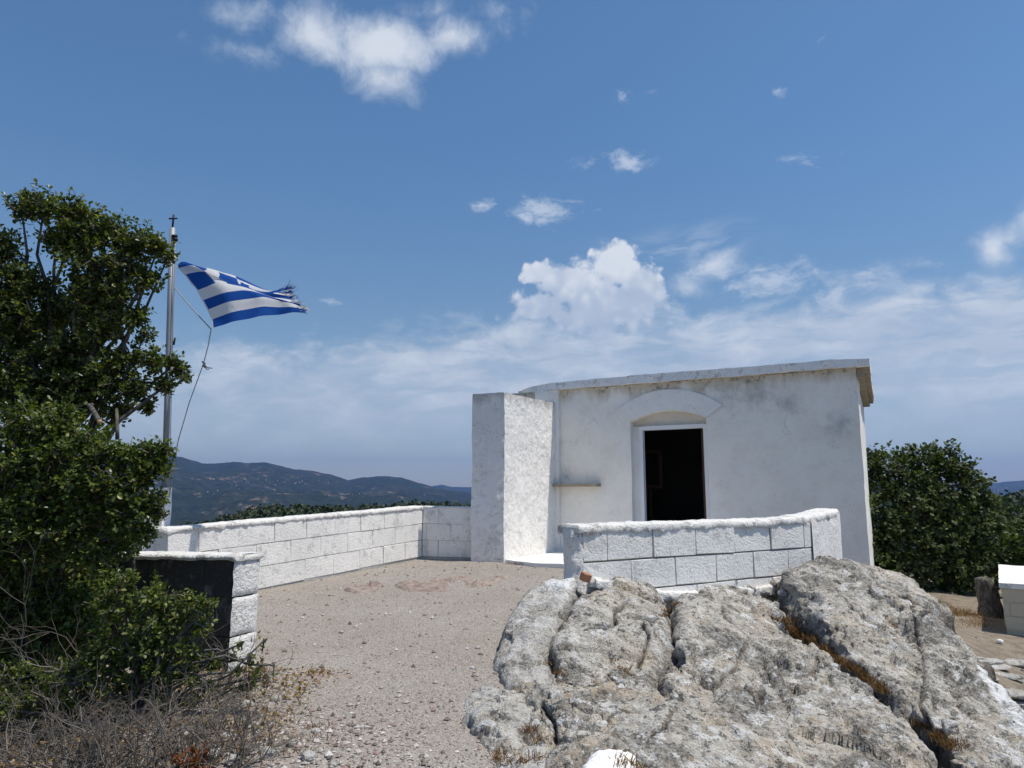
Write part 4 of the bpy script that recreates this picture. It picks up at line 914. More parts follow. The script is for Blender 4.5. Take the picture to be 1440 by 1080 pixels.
def slab(name, root, ring, inner, matl, step=.010, rnd=.06, amp=.045, seed=0, skirt=.16, cliff=3.6, crack=.035, wash=None, freq=3.2, gap=.026, cracks=()):
    pts = np.array([at(*p) for p in ring + inner]); poly = np.array([at(*p)[:2] for p in ring])
    f = tps(pts[:, :2], pts[:, 2])
    lo = poly.min(0) - skirt; hi = poly.max(0) + skirt; xs = np.arange(lo[0], hi[0], step); ys = np.arange(lo[1], hi[1], step)
    X, Y = np.meshgrid(xs, ys); q = np.stack([X.ravel(), Y.ravel()], -1)
    wob = np.stack([fbm(np.c_[q * 3.1, np.full(len(q), seed * 7.7 + j * 5)], 4) for j in (0, 1)], -1) * .07
    d = poly_dist(q + wob, poly) - gap; z = f(np.clip(q, poly.min(0) - .05, poly.max(0) + .05))
    zr = np.where(d > rnd, 0, np.where(d > 0, -rnd * .6 * (1 - np.sqrt(np.clip(1 - ((rnd - d) / rnd) ** 2, 0, 1))), -rnd * .6 + cliff * d))
    z = z + zr
    P = np.stack([q[:, 0], q[:, 1], z], -1).reshape(len(ys), len(xs), 3)
    gx = np.gradient(P, axis=1); gy = np.gradient(P, axis=0); N = np.cross(gx, gy); N /= np.linalg.norm(N, axis=-1)[..., None] + 1e-9
    S = P * np.array([1, 1, 1.2]) + seed * 3.7
    # bedded, craggy relief: folded ridges, blocky facets, fracture lines
    Wp = S * freq + .5 * np.stack([fbm(S * 2.0 + 11 * j, 3) for j in range(3)], -1)
    h = amp * 1.0 * (.8 * fbm(Wp, 6, gain=.52) + .55 * (fbm(Wp * np.array([.8, 1.9, 1.5]) + 5, 5, ridge=True) - .4))
    f1, f2 = worley(S * np.array([1.9, 1.5, 1.7]) + .55 * np.stack([fbm(S * 4 + 7 * j, 3) for j in range(3)], -1)); cell = f2 - f1
    h = h + amp * .5 * (.5 - f1)
    wq = np.stack([fbm(S * 5 + 13 * j, 3) for j in range(3)], -1)
    h = h + amp * (.9 * facets(S * np.array([1.5, 1.25, 1.8]) + .22 * wq, 1.1, .45) + .8 * facets(S * np.array([2.9, 2.4, 3.3]) + .26 * wq, .8, .55) + .26 * facets(S * np.array([6.5, 5.2, 7.0]) + 3 + .35 * wq, .8, .5) + .08 * facets(S * 17 + .4 * wq, .9, .5))
    mask = sstep(fbm(S * 1.7 + 60, 2), .02, .22)
    h = h - crack * mask * np.exp(-(cell / .022) ** 2)
    f1b, f2b = worley(S * 9.0); h = h - crack * .18 * np.exp(-((f2b - f1b) / .07) ** 2) * sstep(fbm(S * 3.1 + 20, 2), .12, .3) + .009 * fbm(S * 26, 4, gain=.6, ridge=True) + .004 * fbm(S * 60, 3)
    soil_shade = np.zeros(h.shape); qq = P[..., :2].reshape(-1, 2) + wob * .5 + np.stack([fbm(np.c_[q * 16, np.full(len(q), 3.3 + j * 5)], 3) for j in (0, 1)], -1) * .022
    for ci, line in enumerate(cracks):
        L = []
        for (px, py) in line:
            Ys = np.arange(2.0, 7.0, .01); R_ = np.array([at(px, py, y_) for y_ in Ys]); below = R_[:, 2] < f(R_[:, :2]); k_ = int(np.argmax(below)) if below.any() else 200
            L.append(R_[k_][:2])
        L = np.array(L); dc = np.full(len(qq), 9.0)
        for a_, b_ in zip(L[:-1], L[1:]):
            e_ = b_ - a_; t_ = np.clip(((qq - a_) @ e_) / (e_ @ e_ + 1e-9), 0, 1); dc = np.minimum(dc, np.linalg.norm(qq - a_ - t_[:, None] * e_, axis=1))
        dc = dc.reshape(h.shape); wd = .005 * (1 + 1.2 * fbm(S * 6 + ci, 2)); h = h - .055 * np.exp(-(dc / (wd + .003)) ** 2) + .012 * np.exp(-(dc / .05) ** 2) * np.sign(fbm(S * .8 + ci * 3, 1)); soil_shade = np.maximum(soil_shade, np.exp(-(dc / (wd * .9 + .003)) ** 2))
    soil_shade = np.maximum(soil_shade, sstep(d.reshape(h.shape), .004, -.03) * .9)  # shade of the gaps between boulders put into the colour
    P = P + N * h[..., None]
    keep = (P[..., 2] > ground_z(P[..., 0], P[..., 1]) - .10).ravel()
    ny, nx = len(ys), len(xs); i = (np.arange(ny - 1)[:, None] * nx + np.arange(nx - 1)[None]).ravel(); fq = np.stack([i, i + 1, i + nx + 1, i + nx], -1)
    fq = fq[keep[fq].any(1)]
    used = np.unique(fq); mp = np.full(nx * ny, -1); mp[used] = np.arange(len(used)); Pv = P.reshape(-1, 3)[used]
    me = Acc().add(Pv, mp[fq]).mesh(name)
    at_ = me.attributes.new('wash', 'FLOAT', 'POINT'); w = np.zeros(len(Pv))
    if wash is not None:
        for (px, py, Yd, rad) in wash:
            c = at(px, py, Yd); dd = np.linalg.norm(Pv - c, axis=1) + .05 * fbm(Pv * 9, 3); w = np.maximum(w, sstep(dd, rad, rad * .7))
    at_.data.foreach_set('value', w.astype(np.float32))
    sa = me.attributes.new('soil_shade', 'FLOAT', 'POINT'); sa.data.foreach_set('value', soil_shade.ravel()[used].astype(np.float32))
    return link(name, me, matl, root), f, poly

def build_rocks():
    c = at(1000, 950, 4.0); root = empty('rock_outcrop', (c[0], c[1], 0)); tag(root, 'grey lichen-covered rock outcrop sloping from the parapet to the foreground', 'rock')
    A = [(812, 803, 4.62), (765, 806, 4.68), (742, 822, 4.60), (714, 858, 4.36), (697, 903, 4.08), (690, 938, 3.84), (712, 955, 3.70), (762, 946, 3.68), (774, 885, 3.98), (796, 845, 4.28), (812, 822, 4.45)]
    slab('boulder', root, A, [(770, 830, 4.50), (740, 880, 4.15), (735, 925, 3.86)], M['rock_pale'], .008, .08, .032, 1, crack=.02, cliff=3.2, wash=[(790, 808, 4.6, .16)])
    B = [(816, 821, 4.52), (862, 807, 4.82), (915, 818, 4.95), (940, 845, 4.62), (946, 880, 4.20), (940, 920, 3.95), (930, 985, 3.62), (870, 995, 3.52), (800, 992, 3.50), (774, 960, 3.62), (777, 890, 3.98), (794, 850, 4.28)]
    slab('boulder', root, B, [(860, 850, 4.40), (860, 890, 4.12), (855, 930, 3.82), (900, 870, 4.25), (815, 880, 4.15)], M['rock'], .0075, .10, .040, 2, crack=.03, cracks=[[(800, 892), (832, 888), (870, 886), (905, 881), (938, 868)], [(905, 882), (912, 900), (898, 940)], [(868, 884), (866, 862), (880, 845)]])
    C = [(950, 836, 4.95), (990, 817, 5.35), (1050, 818, 5.45), (1086, 842, 5.15), (1108, 882, 4.62), (1158, 912, 4.34), (1226, 962, 3.88), (1288, 1004, 3.56), (1322, 1060, 3.22), (1335, 1115, 2.92), (1185, 1115, 2.74), (1090, 1055, 3.02), (1000, 1000, 3.32), (930, 962, 3.58), (938, 905, 3.98), (948, 868, 4.32)]
    slab('boulder', root, C, [(1000, 860, 4.62), (1000, 905, 4.24), (1060, 900, 4.42), (1020, 960, 3.80), (1090, 960, 3.94), (1160, 1000, 3.62), (1120, 1040, 3.28), (1220, 1060, 3.18)], M['rock'], .0085, .10, .050, 3, crack=.035, cracks=[[(1046, 902), (1040, 925), (1028, 952), (1004, 962), (990, 945)], [(1004, 962), (1010, 985)], [(1072, 922), (1088, 962), (1100, 990), (1118, 1025)], [(1018, 855), (1020, 872), (1045, 888), (1048, 902)], [(1080, 975), (1068, 982), (1070, 1000), (1045, 978)]])
    D = [(1098, 822, 5.28), (1112, 793, 5.42), (1140, 788, 5.46), (1190, 800, 5.38), (1250, 818, 5.24), (1305, 842, 5.04), (1348, 884, 4.76), (1388, 934, 4.44), (1446, 1015, 4.04), (1510, 1110, 3.6), (1400, 1120, 3.05), (1345, 1064, 3.30), (1305, 1000, 3.62), (1236, 950, 4.00), (1176, 890, 4.52), (1122, 848, 4.96)]
    slab('boulder', root, D, [(1160, 825, 5.18), (1205, 860, 4.92), (1270, 880, 4.78), (1280, 930, 4.34), (1340, 950, 4.26), (1360, 1020, 3.82), (1420, 1060, 3.66)], M['rock'], .0085, .13, .060, 4, crack=.04, cliff=3.0, cracks=[[(1288, 866), (1292, 890), (1296, 930), (1300, 965), (1297, 1005)], [(1240, 980), (1258, 1010), (1282, 1055)], [(1292, 868), (1308, 858)], [(1340, 1000), (1365, 1035), (1400, 1050)], [(1190, 842), (1215, 872)]],
         wash=[(1400, 960, 4.25, .10), (1420, 992, 4.12, .12), (1440, 1030, 3.95, .14), (1385, 935, 4.4, .06)])
    oy = lambda x, y, l: (x, y, float(on_ground(x, y, l)[1]))
    E = [oy(722, 966, .015), (748, 948, 3.36), (800, 942, 3.26), (868, 952, 3.18), (950, 980, 3.06), (1050, 1028, 2.86), (1150, 1080, 2.64), (1210, 1135, 2.44), (1000, 1135, 2.34), (880, 1115, 2.34), (800, 1105, 2.36), oy(752, 1072, .03), oy(716, 1014, .015)]
    slab('boulder', root, E, [(800, 985, 2.98), (860, 1010, 2.86), (950, 1040, 2.74), (800, 1040, 2.68), (1000, 1080, 2.58), (880, 1070, 2.55)], M['rock_warm'], .0075, .06, .040, 5, crack=.025, cliff=4, cracks=[[(755, 985), (775, 1005), (782, 1035)], [(950, 1010), (935, 1035), (905, 1045)]])
    def gring(pts, lift): return [(x, y, float(on_ground(x, y, l_)[1])) for (x, y), l_ in zip(pts, lift)]
    Fr = gring([(648, 978), (690, 960), (728, 966), (738, 1010), (728, 1050), (690, 1056), (660, 1015)], [.012, .02, .05, .05, .03, .012, .012])
    slab('boulder', root, Fr, gring([(700, 1000)], [.05]), M['rock_pale'], .008, .04, .028, 6, crack=.02, cliff=1.2, gap=.0)
    Fs = gring([(690, 1060), (735, 1046), (775, 1062), (800, 1110), (740, 1130), (690, 1110)], [.012, .02, .03, .03, .02, .012])
    slab('boulder', root, Fs, gring([(740, 1085)], [.045]), M['rock_pale'], .008, .03, .026, 7, crack=.02, cliff=1.2, gap=.0)
    Ap = [(690, 925, 3.90), (712, 912, 3.90), (752, 905, 3.86), (775, 930, 3.66), (770, 962, 3.46), (722, 968, 3.44), (692, 950, 3.60)]
    slab('boulder', root, Ap, [(730, 928, 3.74)], M['rock_pale'], .008, .06, .026, 8, crack=.02)
    G = [(1092, 800, 5.50), (1130, 784, 5.60), (1200, 790, 5.80), (1260, 806, 5.9), (1340, 850, 5.5), (1300, 850, 5.1), (1200, 815, 5.3), (1110, 815, 5.35)]
    slab('boulder', root, G, [], M['rock'], .012, .06, .04, 9, crack=.03)
    # whitewashed stone at the path edge
    w = [(806, 1072, 2.42), (836, 1056, 2.50), (876, 1060, 2.49), (880, 1085, 2.40), (850, 1108, 2.28), (815, 1108, 2.27)]
    s = empty('painted_stone', tuple(at(845, 1075, 2.42)))
    o, _, _ = slab('stone', None, w, [(845, 1070, 2.43)], M['wash'], .007, .03, .016, 10, crack=.005, skirt=.1, gap=-.004, cliff=2.0)
    bpy.data.objects.remove(s); o.name = 'painted_stone'; tag(o, 'whitewashed stone set in the foreground rock', 'stone')
    # reddish ledges breaking through the gravel
    for k, (ring, lab) in enumerate((([(556, 824, 6.9), (600, 816, 7.3), (660, 812, 7.6), (712, 812, 7.6), (690, 822, 7.1), (620, 832, 6.6), (575, 832, 6.55)], 'low reddish rock ledge in the gravel near the short wall'),
                       ([(486, 829, 6.75), (512, 822, 7.0), (535, 824, 6.95), (528, 832, 6.6), (496, 834, 6.5)], 'small grey rubble ledge in the gravel beside the long wall'),
                       ([(420, 952, 3.66), (470, 945, 3.74), (540, 948, 3.72), (545, 958, 3.6), (470, 962, 3.55)], 'flat pinkish bedrock patch in the middle of the gravel path'))):
        ring2 = [(*np.array(r_[:2]), r_[2]) for r_ in ring]; pts = [at(x, y, 3.0) for x, y, Y in ring2]
        rr = []
        for (x, y, Y) in ring2:      # set on the ground along the same sight line
            rr.append((x, y, float(on_ground(x, y, .004 if k < 2 else -.008)[1])))
        o, _, _ = slab('bedrock', None, rr, [], M['redrock'], .016, .03, .035 if k < 2 else .015, 20 + k, skirt=.08, cliff=1.0, crack=.02, freq=6, gap=.0); o.name = 'bedrock_ledge'; tag(o, lab, 'rock')
    # lumps of brick and rubble tucked under the parapet
    b = link('brick', Acc().box((-.028, -.028, -.024), (.028, .028, .028)).mesh('brick', False), M['brick'], None); b.location = at(823, 812, 4.56); b.rotation_euler = (.2, .3, .5); bev(b.data, .006); tag(b, 'broken orange brick wedged under the parapet corner', 'brick')
def bev(me, w):
    bm = bmesh.new(); bm.from_mesh(me); bmesh.ops.bevel(bm, geom=list(bm.edges), offset=w, segments=1, affect='EDGES')
    for v in bm.verts: v.co += Vector((random.uniform(-1, 1), random.uniform(-1, 1), random.uniform(-1, 1))) * w * .4
    bm.to_mesh(me); bm.free()
build_rocks()

# depth of whatever solid stands along a sight line (for seating grass and rubble on the rock)
bpy.context.view_layer.update()
DG = bpy.context.evaluated_depsgraph_get()
def hit(px, py):
    d = Vector(ray(px, py)).normalized(); ok, loc, nrm, *_ = SC.ray_cast(DG, Vector(EYE), d)
    return (np.array(loc), np.array(nrm)) if ok else (None, None)
def drop(x, y, top=3.0):
    ok, loc, nrm, *_ = SC.ray_cast(DG, Vector((x, y, top)), Vector((0, 0, -1))); return float(loc[2]) if ok else gz(x, y)

# ------------------------------------------------------------------ loose stones and grass
OCT_V = np.array([(1, 0, 0), (0, 1, 0), (-1, 0, 0), (0, -1, 0), (0, 0, .8), (0, 0, -.5)], float); OCT_F = np.array([(0, 1, 4), (1, 2, 4), (2, 3, 4), (3, 0, 4), (1, 0, 5), (2, 1, 5), (3, 2, 5), (0, 3, 5)])
def build_pebbles():
    rng = np.random.default_rng(5); n = 17000
    y = 2.2 + 6.8 * rng.random(n) ** 1.9; x = rng.uniform(-2.4, 1.2, n)
    k2 = 2600; y = np.concatenate([y, rng.uniform(4.2, 9, k2)]); x = np.concatenate([x, rng.uniform(3.2, 6.2, k2)])
    k3 = 3800; y = np.concatenate([y, 2.35 + np.abs(rng.normal(0, .55, k3))]); x = np.concatenate([x, -1.0 + rng.normal(0, .45, k3)])
    s = (x - LW_FAR[0]) * LWN[0] + (y - LW_FAR[1]) * LWN[1]; ok = ~((s > -.02) & (y > 4)); x, y = x[ok], y[ok]; n = len(x)
    r = .0028 + .0045 * rng.random(n) ** 2.5; big = rng.random(n) < .035; r = np.where(big, rng.uniform(.008, .018, n), r)
    lr = (np.hypot(x + 1.0, (y - 2.5)) < .75) & (rng.random(n) < .5); r = np.where(lr, .004 + .010 * rng.random(n) ** 1.8, r)
    z = ground_z(x, y) + r * .25
    V_ = OCT_V[None] * (.7 + .6 * rng.random((n, 6, 1))) * r[:, None, None]; a = rng.uniform(0, 6.28, n); c, s_ = np.cos(a)[:, None], np.sin(a)[:, None]
    V_ = np.stack([V_[..., 0] * c - V_[..., 1] * s_, V_[..., 0] * s_ + V_[..., 1] * c, V_[..., 2] * (.6 + .5 * rng.random((n, 1)))], -1) + np.stack([x, y, z], -1)[:, None]
    f = (np.arange(n)[:, None, None] * 6 + OCT_F[None]).reshape(-1, 3)
    o = link('gravel', Acc().add(V_.reshape(-1, 3), f).mesh('gravel', False), M['pebble']); tag(o, 'loose gravel strewn over the hilltop ground', 'gravel', kind='stuff')
build_pebbles()
_stones = []
def stone_mesh(seed):
    bm = bmesh.new(); bmesh.ops.create_icosphere(bm, subdivisions=2, radius=1.0); P = np.array([v.co[:] for v in bm.verts])
    f1, f2 = worley(P * .9 + seed * 5.3); h = 1 + .35 * fbm(P * 1.1 + seed * 9.1, 3) - .25 * (f1 - .5)
    for v, k in zip(bm.verts, h): v.co = Vector((v.co.x * k, v.co.y * k * .8, v.co.z * k * .55))
    me = bpy.data.meshes.new('stone'); bm.to_mesh(me); bm.free(); return me
def build_stones():
    ms = [stone_mesh(i) for i in range(4)]
    for m_ in ms: m_.materials.append(M['rock_pale'])
    rnd = random.Random(31)
    spots = [(388, 985, .030), (352, 1025, .035), (412, 1048, .03), (380, 1062, .04), (445, 1030, .022), (345, 992, .028), (318, 1040, .03), (408, 1015, .02), (436, 1066, .03), (365, 968, .02), (480, 890, .020), (672, 912, .02), (560, 1000, .012), (600, 1065, .012), (640, 1000, .014),
             (664, 940, .016), (500, 882, .016), (410, 905, .012), (300, 1064, .03), (330, 1072, .034), (470, 1075, .02)]
    for i, (px, py, s) in enumerate(spots):
        p, n = hit(px, py)
        if p is None or p[1] > 12: continue
        o = bpy.data.objects.new('stone', ms[i % 4]); COL.objects.link(o); o.location = p + (0, 0, s * .2); o.scale = (s, s, s); o.rotation_euler = (rnd.uniform(-.3, .3), rnd.uniform(-.3, .3), rnd.uniform(0, 6))
        tag(o, 'small loose pale stone lying on the gravel path', 'stone', 'loose stones on the gravel')
    for i, (px, py, s) in enumerate([(1055, 826, .05), (1075, 832, .045), (1090, 822, .05), (1062, 838, .035), (1082, 842, .035), (1100, 835, .04), (1047, 832, .03)]):
        p, n = hit(px, py)
        if p is None: continue
        o = bpy.data.objects.new('stone', ms[(i + 1) % 4]); COL.objects.link(o); o.location = p + (0, 0, s * .1); o.scale = (s, s, s); o.rotation_euler = (rnd.uniform(-.4, .4), rnd.uniform(-.4, .4), rnd.uniform(0, 6))
        tag(o, 'rubble stone packed under the right half of the parapet', 'stone', 'rubble under the parapet')
    for i, (px, py, s) in enumerate([(1385, 930, .10), (1400, 938, .09), (1425, 932, .12), (1410, 950, .10), (1435, 958, .11), (1388, 955, .06), (1420, 975, .12), (1440, 990, .12), (1370, 925, .05)]):
        p = on_ground(px, py)
        o = bpy.data.objects.new('flat_stone', ms[i % 4]); COL.objects.link(o); o.location = p; o.scale = (s * 1.6, s, s * .4); o.rotation_euler = (0, 0, rnd.uniform(-.4, .4))
        tag(o, 'flat bedded stone in the lower path beyond the outcrop', 'stone', 'flat stones on the lower path')
build_stones()
def tuft(name, pts, n, h, matl, label, rng, spread=.05, lean=.5, cat='grass', w=.0018, ground=False):
    a = Acc()
    for (px, py) in pts:
        p, nr = (on_ground(px, py), None) if ground else hit(px, py)
        if p is None or np.linalg.norm(p - EYE) > 30: continue
        for _ in range(n):
            q = p + np.array([rng.normal() * spread, rng.normal() * spread * .6, -.01]); d = np.array([rng.normal() * lean, rng.normal() * lean, 1.0]); d /= np.linalg.norm(d); L = h * rng.uniform(.5, 1.2)
            s = np.cross(d, rng.normal(size=3)); s /= np.linalg.norm(s); b = q + d * L * .6 + np.array([0, 0, 0]); e = q + d * L + np.array([d[0], d[1], -.3]) * L * .25
            a.add([q - s * w, q + s * w, b + s * w * .7, b - s * w * .7, e], [(0, 1, 2, 3)]); a.add([b - s * w * .7, b + s * w * .7, e], [(0, 1, 2)])
    if a.n: o = link(name, a.mesh(name), matl); tag(o, label, cat, kind='stuff')
def build_grass():
    rng = np.random.default_rng(9); ln = lambda a, b, n: [(a[0] + (b[0] - a[0]) * i / (n - 1) + rng.normal() * 3, a[1] + (b[1] - a[1]) * i / (n - 1) + rng.normal() * 2) for i in range(n)]
    tuft('dry_grass', ln((1090, 868), (1150, 905), 16) + ln((1150, 905), (1250, 972), 22), 60, .055, M['grass_dry'], 'russet dry grass filling the long crevice of the outcrop', rng, .022)
    tuft('dry_grass', ln((1300, 1020), (1350, 1050), 8), 60, .05, M['grass_dry'], 'russet dry grass in the lower right crevice of the outcrop', rng, .03)
    tuft('dry_grass', ln((925, 868), (955, 850), 6) + ln((866, 930), (882, 948), 5) + ln((770, 935), (790, 945), 4), 40, .03, M['grass_dry'], 'short brown grass between the two middle boulders', rng, .02)
    tuft('dry_grass', [(750, 1028), (758, 1040), (705, 1062), (715, 1070), (760, 1066), (735, 1072), (875, 1072), (890, 1078)], 46, .045, M['grass_dry'], 'brown grass tufts around the foreground stones', rng, .022)
    tuft('dry_grass', ln((700, 790), (735, 793), 5), 24, .04, M['grass_dry'], 'yellowed grass at the foot of the tall buttress', rng, .03)
    tuft('dry_grass', [(1318 + i * 6 + rng.normal() * 3, 856 + i * 2.0 + rng.normal() * 5) for i in range(11)], 70, .11, M['grass_dry'], 'orange dry grass bank at the foot of the right hand tree', rng, .10, .7, ground=True)
    tuft('dry_grass', [(300 + i * 14 + rng.normal() * 6, 1040 + rng.normal() * 16) for i in range(12)], 26, .05, M['grass_dry'], 'dry brown grass scattered through the gravel by the dead twigs', rng, .05)
    tuft('green_grass', [(1312, 850), (1318, 853)], 60, .14, M['leaf_shrub'], 'green weed clump at the edge of the lower path', rng, .06, .4, ground=True)
build_grass()

# ------------------------------------------------------------------ trees and bushes
def px_clump(c, Y): x, y, r = c[:3]; dy = c[3] if len(c) > 3 else 0.0; return at(x, y, Y + dy), r * (Y + dy) / 1000.0
def foliage(name, label, cat, base, Y, clumps, leafm, dens, size, seed, trunk_r, close=True, trunk_top=None, twr=1.0, squeeze=1.0):
    rng = np.random.default_rng(seed); root = empty(name, base); tag(root, label, cat); lv = Acc(); tw = Acc(); tr = Acc()
    top = np.array(trunk_top) if trunk_top is not None else np.array([base[0], base[1], base[2] + .6])
    TP = limb(tr, np.array(base) - (0, 0, .15), top, trunk_r, trunk_r * .55, rng, .10, 9, 10)
    for c in clumps:
        C, r = px_clump(c, Y); r *= squeeze; n = int(dens * r * r * (.8 + .4 * rng.random()))
        k = int(rng.integers(4, 9)); a = TP[k]; mid = (a + C) / 2 + rng.normal(size=3) * .08
        limb(tr, a, C, min(.028, trunk_r * .30 * twr), .004, rng, .16, 7, 6)
        for _ in range(4): limb(tw, C, C + unit(1, rng)[0] * r * .8, .006, .002, rng, .15, 5, 4)
        clump_leaves(lv, tw, C, r, n, size, rng, close)
    link('trunk', tr.mesh('trunk'), M['bark'], root)
    cr = link('crown', lv.mesh('crown', False), leafm, root); tag(link('twigs', tw.mesh('twigs'), M['twig'], cr), None, None, kind='stuff')
    return root
def build_trees():
    b = at(10, 880, 3.9)
    oak = [(30, 290, 30), (62, 292, 36), (98, 300, 34), (120, 318, 42), (160, 328, 36), (198, 340, 34), (224, 346, 26), (236, 362, 18), (180, 372, 40), (130, 370, 52), (80, 336, 32), (212, 392, 24), (168, 412, 40), (120, 420, 46), (88, 440, 40, .1),
           (5, 345, 34), (14, 385, 40), (46, 405, 36), (4, 425, 40), (40, 445, 44), (10, 480, 46), (190, 446, 28), (205, 470, 18), (140, 466, 40), (92, 492, 40), (182, 500, 28), (215, 508, 26), (246, 512, 22), (258, 524, 14), (232, 540, 20), (150, 530, 44), (190, 548, 30), (206, 570, 18),
           (60, 520, 48), (16, 540, 52), (110, 552, 44), (160, 582, 26), (60, 580, 50), (100, 345, 30), (150, 440, 34, .35), (60, 480, 44, .4), (120, 510, 44, .4), (-30, 440, 60), (-40, 540, 60), (-50, 360, 50), (-110, 420, 60), (-120, 500, 60), (-90, 350, 40), (-110, 570, 55)]
    foliage('oak_tree', 'tall dark evergreen oak rising at the left edge before the flagpole', 'tree', (float(b[0]) - .1, float(b[1]), -.75), 3.95, oak, M['leaf_oak'], 52000, .025, 11, .13, squeeze=.90, trunk_top=tuple(at(95, 560, 4.1)))
    bush = [(40, 590, 40), (82, 600, 40), (20, 640, 50), (76, 640, 48), (122, 628, 34), (150, 640, 34), (186, 640, 30), (214, 636, 26), (232, 632, 18), (228, 658, 18), (200, 672, 34), (160, 682, 42), (112, 684, 46), (60, 694, 50), (8, 700, 54), (216, 700, 22), (222, 722, 16), (190, 716, 32), (150, 738, 40), (196, 748, 22), (100, 740, 46), (46, 756, 52), (-10, 770, 54), (130, 780, 34), (170, 772, 26, .1),
            (90, 800, 44, .4), (30, 830, 54, .5), (140, 830, 40, .4), (80, 870, 50, .5), (-20, 880, 60, .4), (120, 740, 60, .6), (40, 920, 44, .25), (-10, 940, 40, .1), (110, 900, 40, .55), (60, 830, 50, .15), (20, 870, 50, .1), (100, 850, 40, .2), (60, 900, 44, .15), (0, 920, 44, .05), (120, 880, 30, .15), (30, 960, 34, .0), (-60, 660, 56), (-80, 740, 60), (-60, 830, 60), (-110, 680, 50), (-120, 800, 55)]
    p = at(-30, 930, 3.9)
    foliage('oak_bush', 'dense glossy green oak bush covering the left edge below the tree', 'bush', (float(p[0]), float(p[1]), -.75), 3.45, bush, M['leaf_bush'], 48000, .025, 12, .035, trunk_top=tuple(at(90, 760, 3.7)))
    shrub = [(172, 822, 26), (205, 836, 28), (232, 850, 26), (262, 842, 20), (286, 845, 14), (296, 850, 9), (250, 870, 30), (215, 878, 34), (176, 866, 32), (150, 850, 24), (284, 880, 18), (236, 908, 34), (196, 918, 34), (150, 910, 32), (270, 915, 24), (300, 930, 16), (120, 935, 30), (160, 950, 34), (220, 948, 32), (84, 950, 24), (50, 985, 22), (10, 1000, 24), (262, 950, 20), (290, 965, 14), (60, 960, 34, .1), (110, 985, 26), (170, 985, 30), (230, 980, 26), (0, 960, 34, .1), (270, 985, 18), (200, 960, 34, .25), (140, 965, 34, .25), (80, 985, 24, .1), (250, 930, 30, .25), (330, 945, 8), (352, 925, 7), (362, 950, 9), (340, 905, 6), (372, 900, 5), (385, 935, 5), (325, 920, 6), (345, 965, 8)]
    p = at(190, 990, 3.1)
    foliage('oak_shrub', 'low yellow-green oak shrub growing against the black face of the stub wall', 'shrub', (float(p[0]), float(p[1]), -.35), 3.15, shrub, M['leaf_shrub'], 38000, .021, 13, .03, trunk_top=tuple(at(200, 930, 3.2)))
    # grey-green tree right of the chapel
    rt = [(1250, 660, 34), (1292, 650, 32), (1325, 648, 30), (1345, 660, 28), (1368, 682, 28), (1385, 700, 24), (1230, 690, 40), (1275, 690, 46), (1320, 690, 46), (1250, 740, 52), (1300, 740, 54), (1350, 730, 44), (1392, 728, 30), (1360, 775, 44), (1400, 770, 34), (1420, 800, 30), (1385, 810, 34), (1330, 790, 46), (1270, 790, 50), (1230, 780, 46), (1240, 825, 40), (1290, 830, 36), (1345, 825, 34), (1428, 760, 20), (1436, 780, 22), (1225, 648, 24), (1180, 700, 60), (1190, 780, 60), (1300, 720, 60, 1), (1360, 760, 50, .8),
          (1283, 635, 12), (1312, 632, 14), (1338, 640, 12), (1358, 660, 12), (1380, 678, 11), (1225, 638, 12), (1245, 640, 10)]
    p = at(1330, 850, 11.0); g = gz(p[0], p[1])
    foliage('evergreen_tree', 'broad dark green evergreen tree beside the right end of the chapel', 'tree', (float(p[0]), float(p[1]), g), 10.6, rt, M['leaf_far'], 5200, .062, 14, .16, close=False, trunk_top=tuple(at(1325, 740, 11.0)))
    rb = [(1425, 745, 20), (1445, 735, 24), (1465, 760, 40), (1440, 800, 26), (1480, 720, 40)]
    p = at(1470, 850, 13.5); foliage('evergreen_bush', 'green bush partly cut by the right edge of the picture', 'bush', (float(p[0]), float(p[1]), gz(p[0], p[1])), 13.2, rb, M['leaf_far'], 2600, .085, 15, .10, close=False, trunk_top=tuple(at(1465, 790, 13.5)))
    # tree trunk and stump by the tomb
    s0 = np.array(at(1393, 884, 8.2)); s0[2] = gz(s0[0], s0[1]) - .05
    st = Acc(); hgt = .46; pts = [s0 + (0, 0, hgt * t) + (.02 * math.sin(t * 5), 0, 0) for t in np.linspace(0, 1, 8)]; st.tube(pts, np.linspace(.125, .085, 8), 14)
    me = st.mesh('tree_stump'); o = link('tree_stump', densify(me, .04, .035, 7, 3, amp2=.012), M['bark']); tag(o, 'dark gnarled tree trunk standing beside the pale block tomb', 'trunk')
    # orange sawn limb end and pale stub among the leaves
    c = at(140, 593, 3.42); d = np.array([.55, -.6, -.35]); d /= np.linalg.norm(d)
    sb = link('sawn_branch', Acc().tube([c - d * .25, c - d * .1, c], [.013, .0125, .012], 10).mesh('sawn_branch'), M['bark']); tag(sb, 'sawn branch end with orange cut wood among the oak leaves', 'branch')
    link('cut_face', Acc().tube([c + d * .0005, c + d * .004], [.0115, .011], 10).mesh('cut_face'), M['cut'], sb)
    s2 = link('bare_stem', Acc().tube([at(165, 618, 3.8), at(165, 600, 3.8), at(164, 575, 3.85)], [.011, .010, .008], 8).mesh('bare_stem'), M['bark']); tag(s2, 'pale bare stem standing between the oak tree and bush', 'stem')
    s3 = link('bare_stem', Acc().tube([at(187, 802, 3.9), at(187, 780, 3.9), at(184, 755, 3.95)], [.012, .011, .009], 8).mesh('bare_stem'), M['bark']); tag(s3, 'pale bare stem at the left end of the stub wall', 'stem')
build_trees()

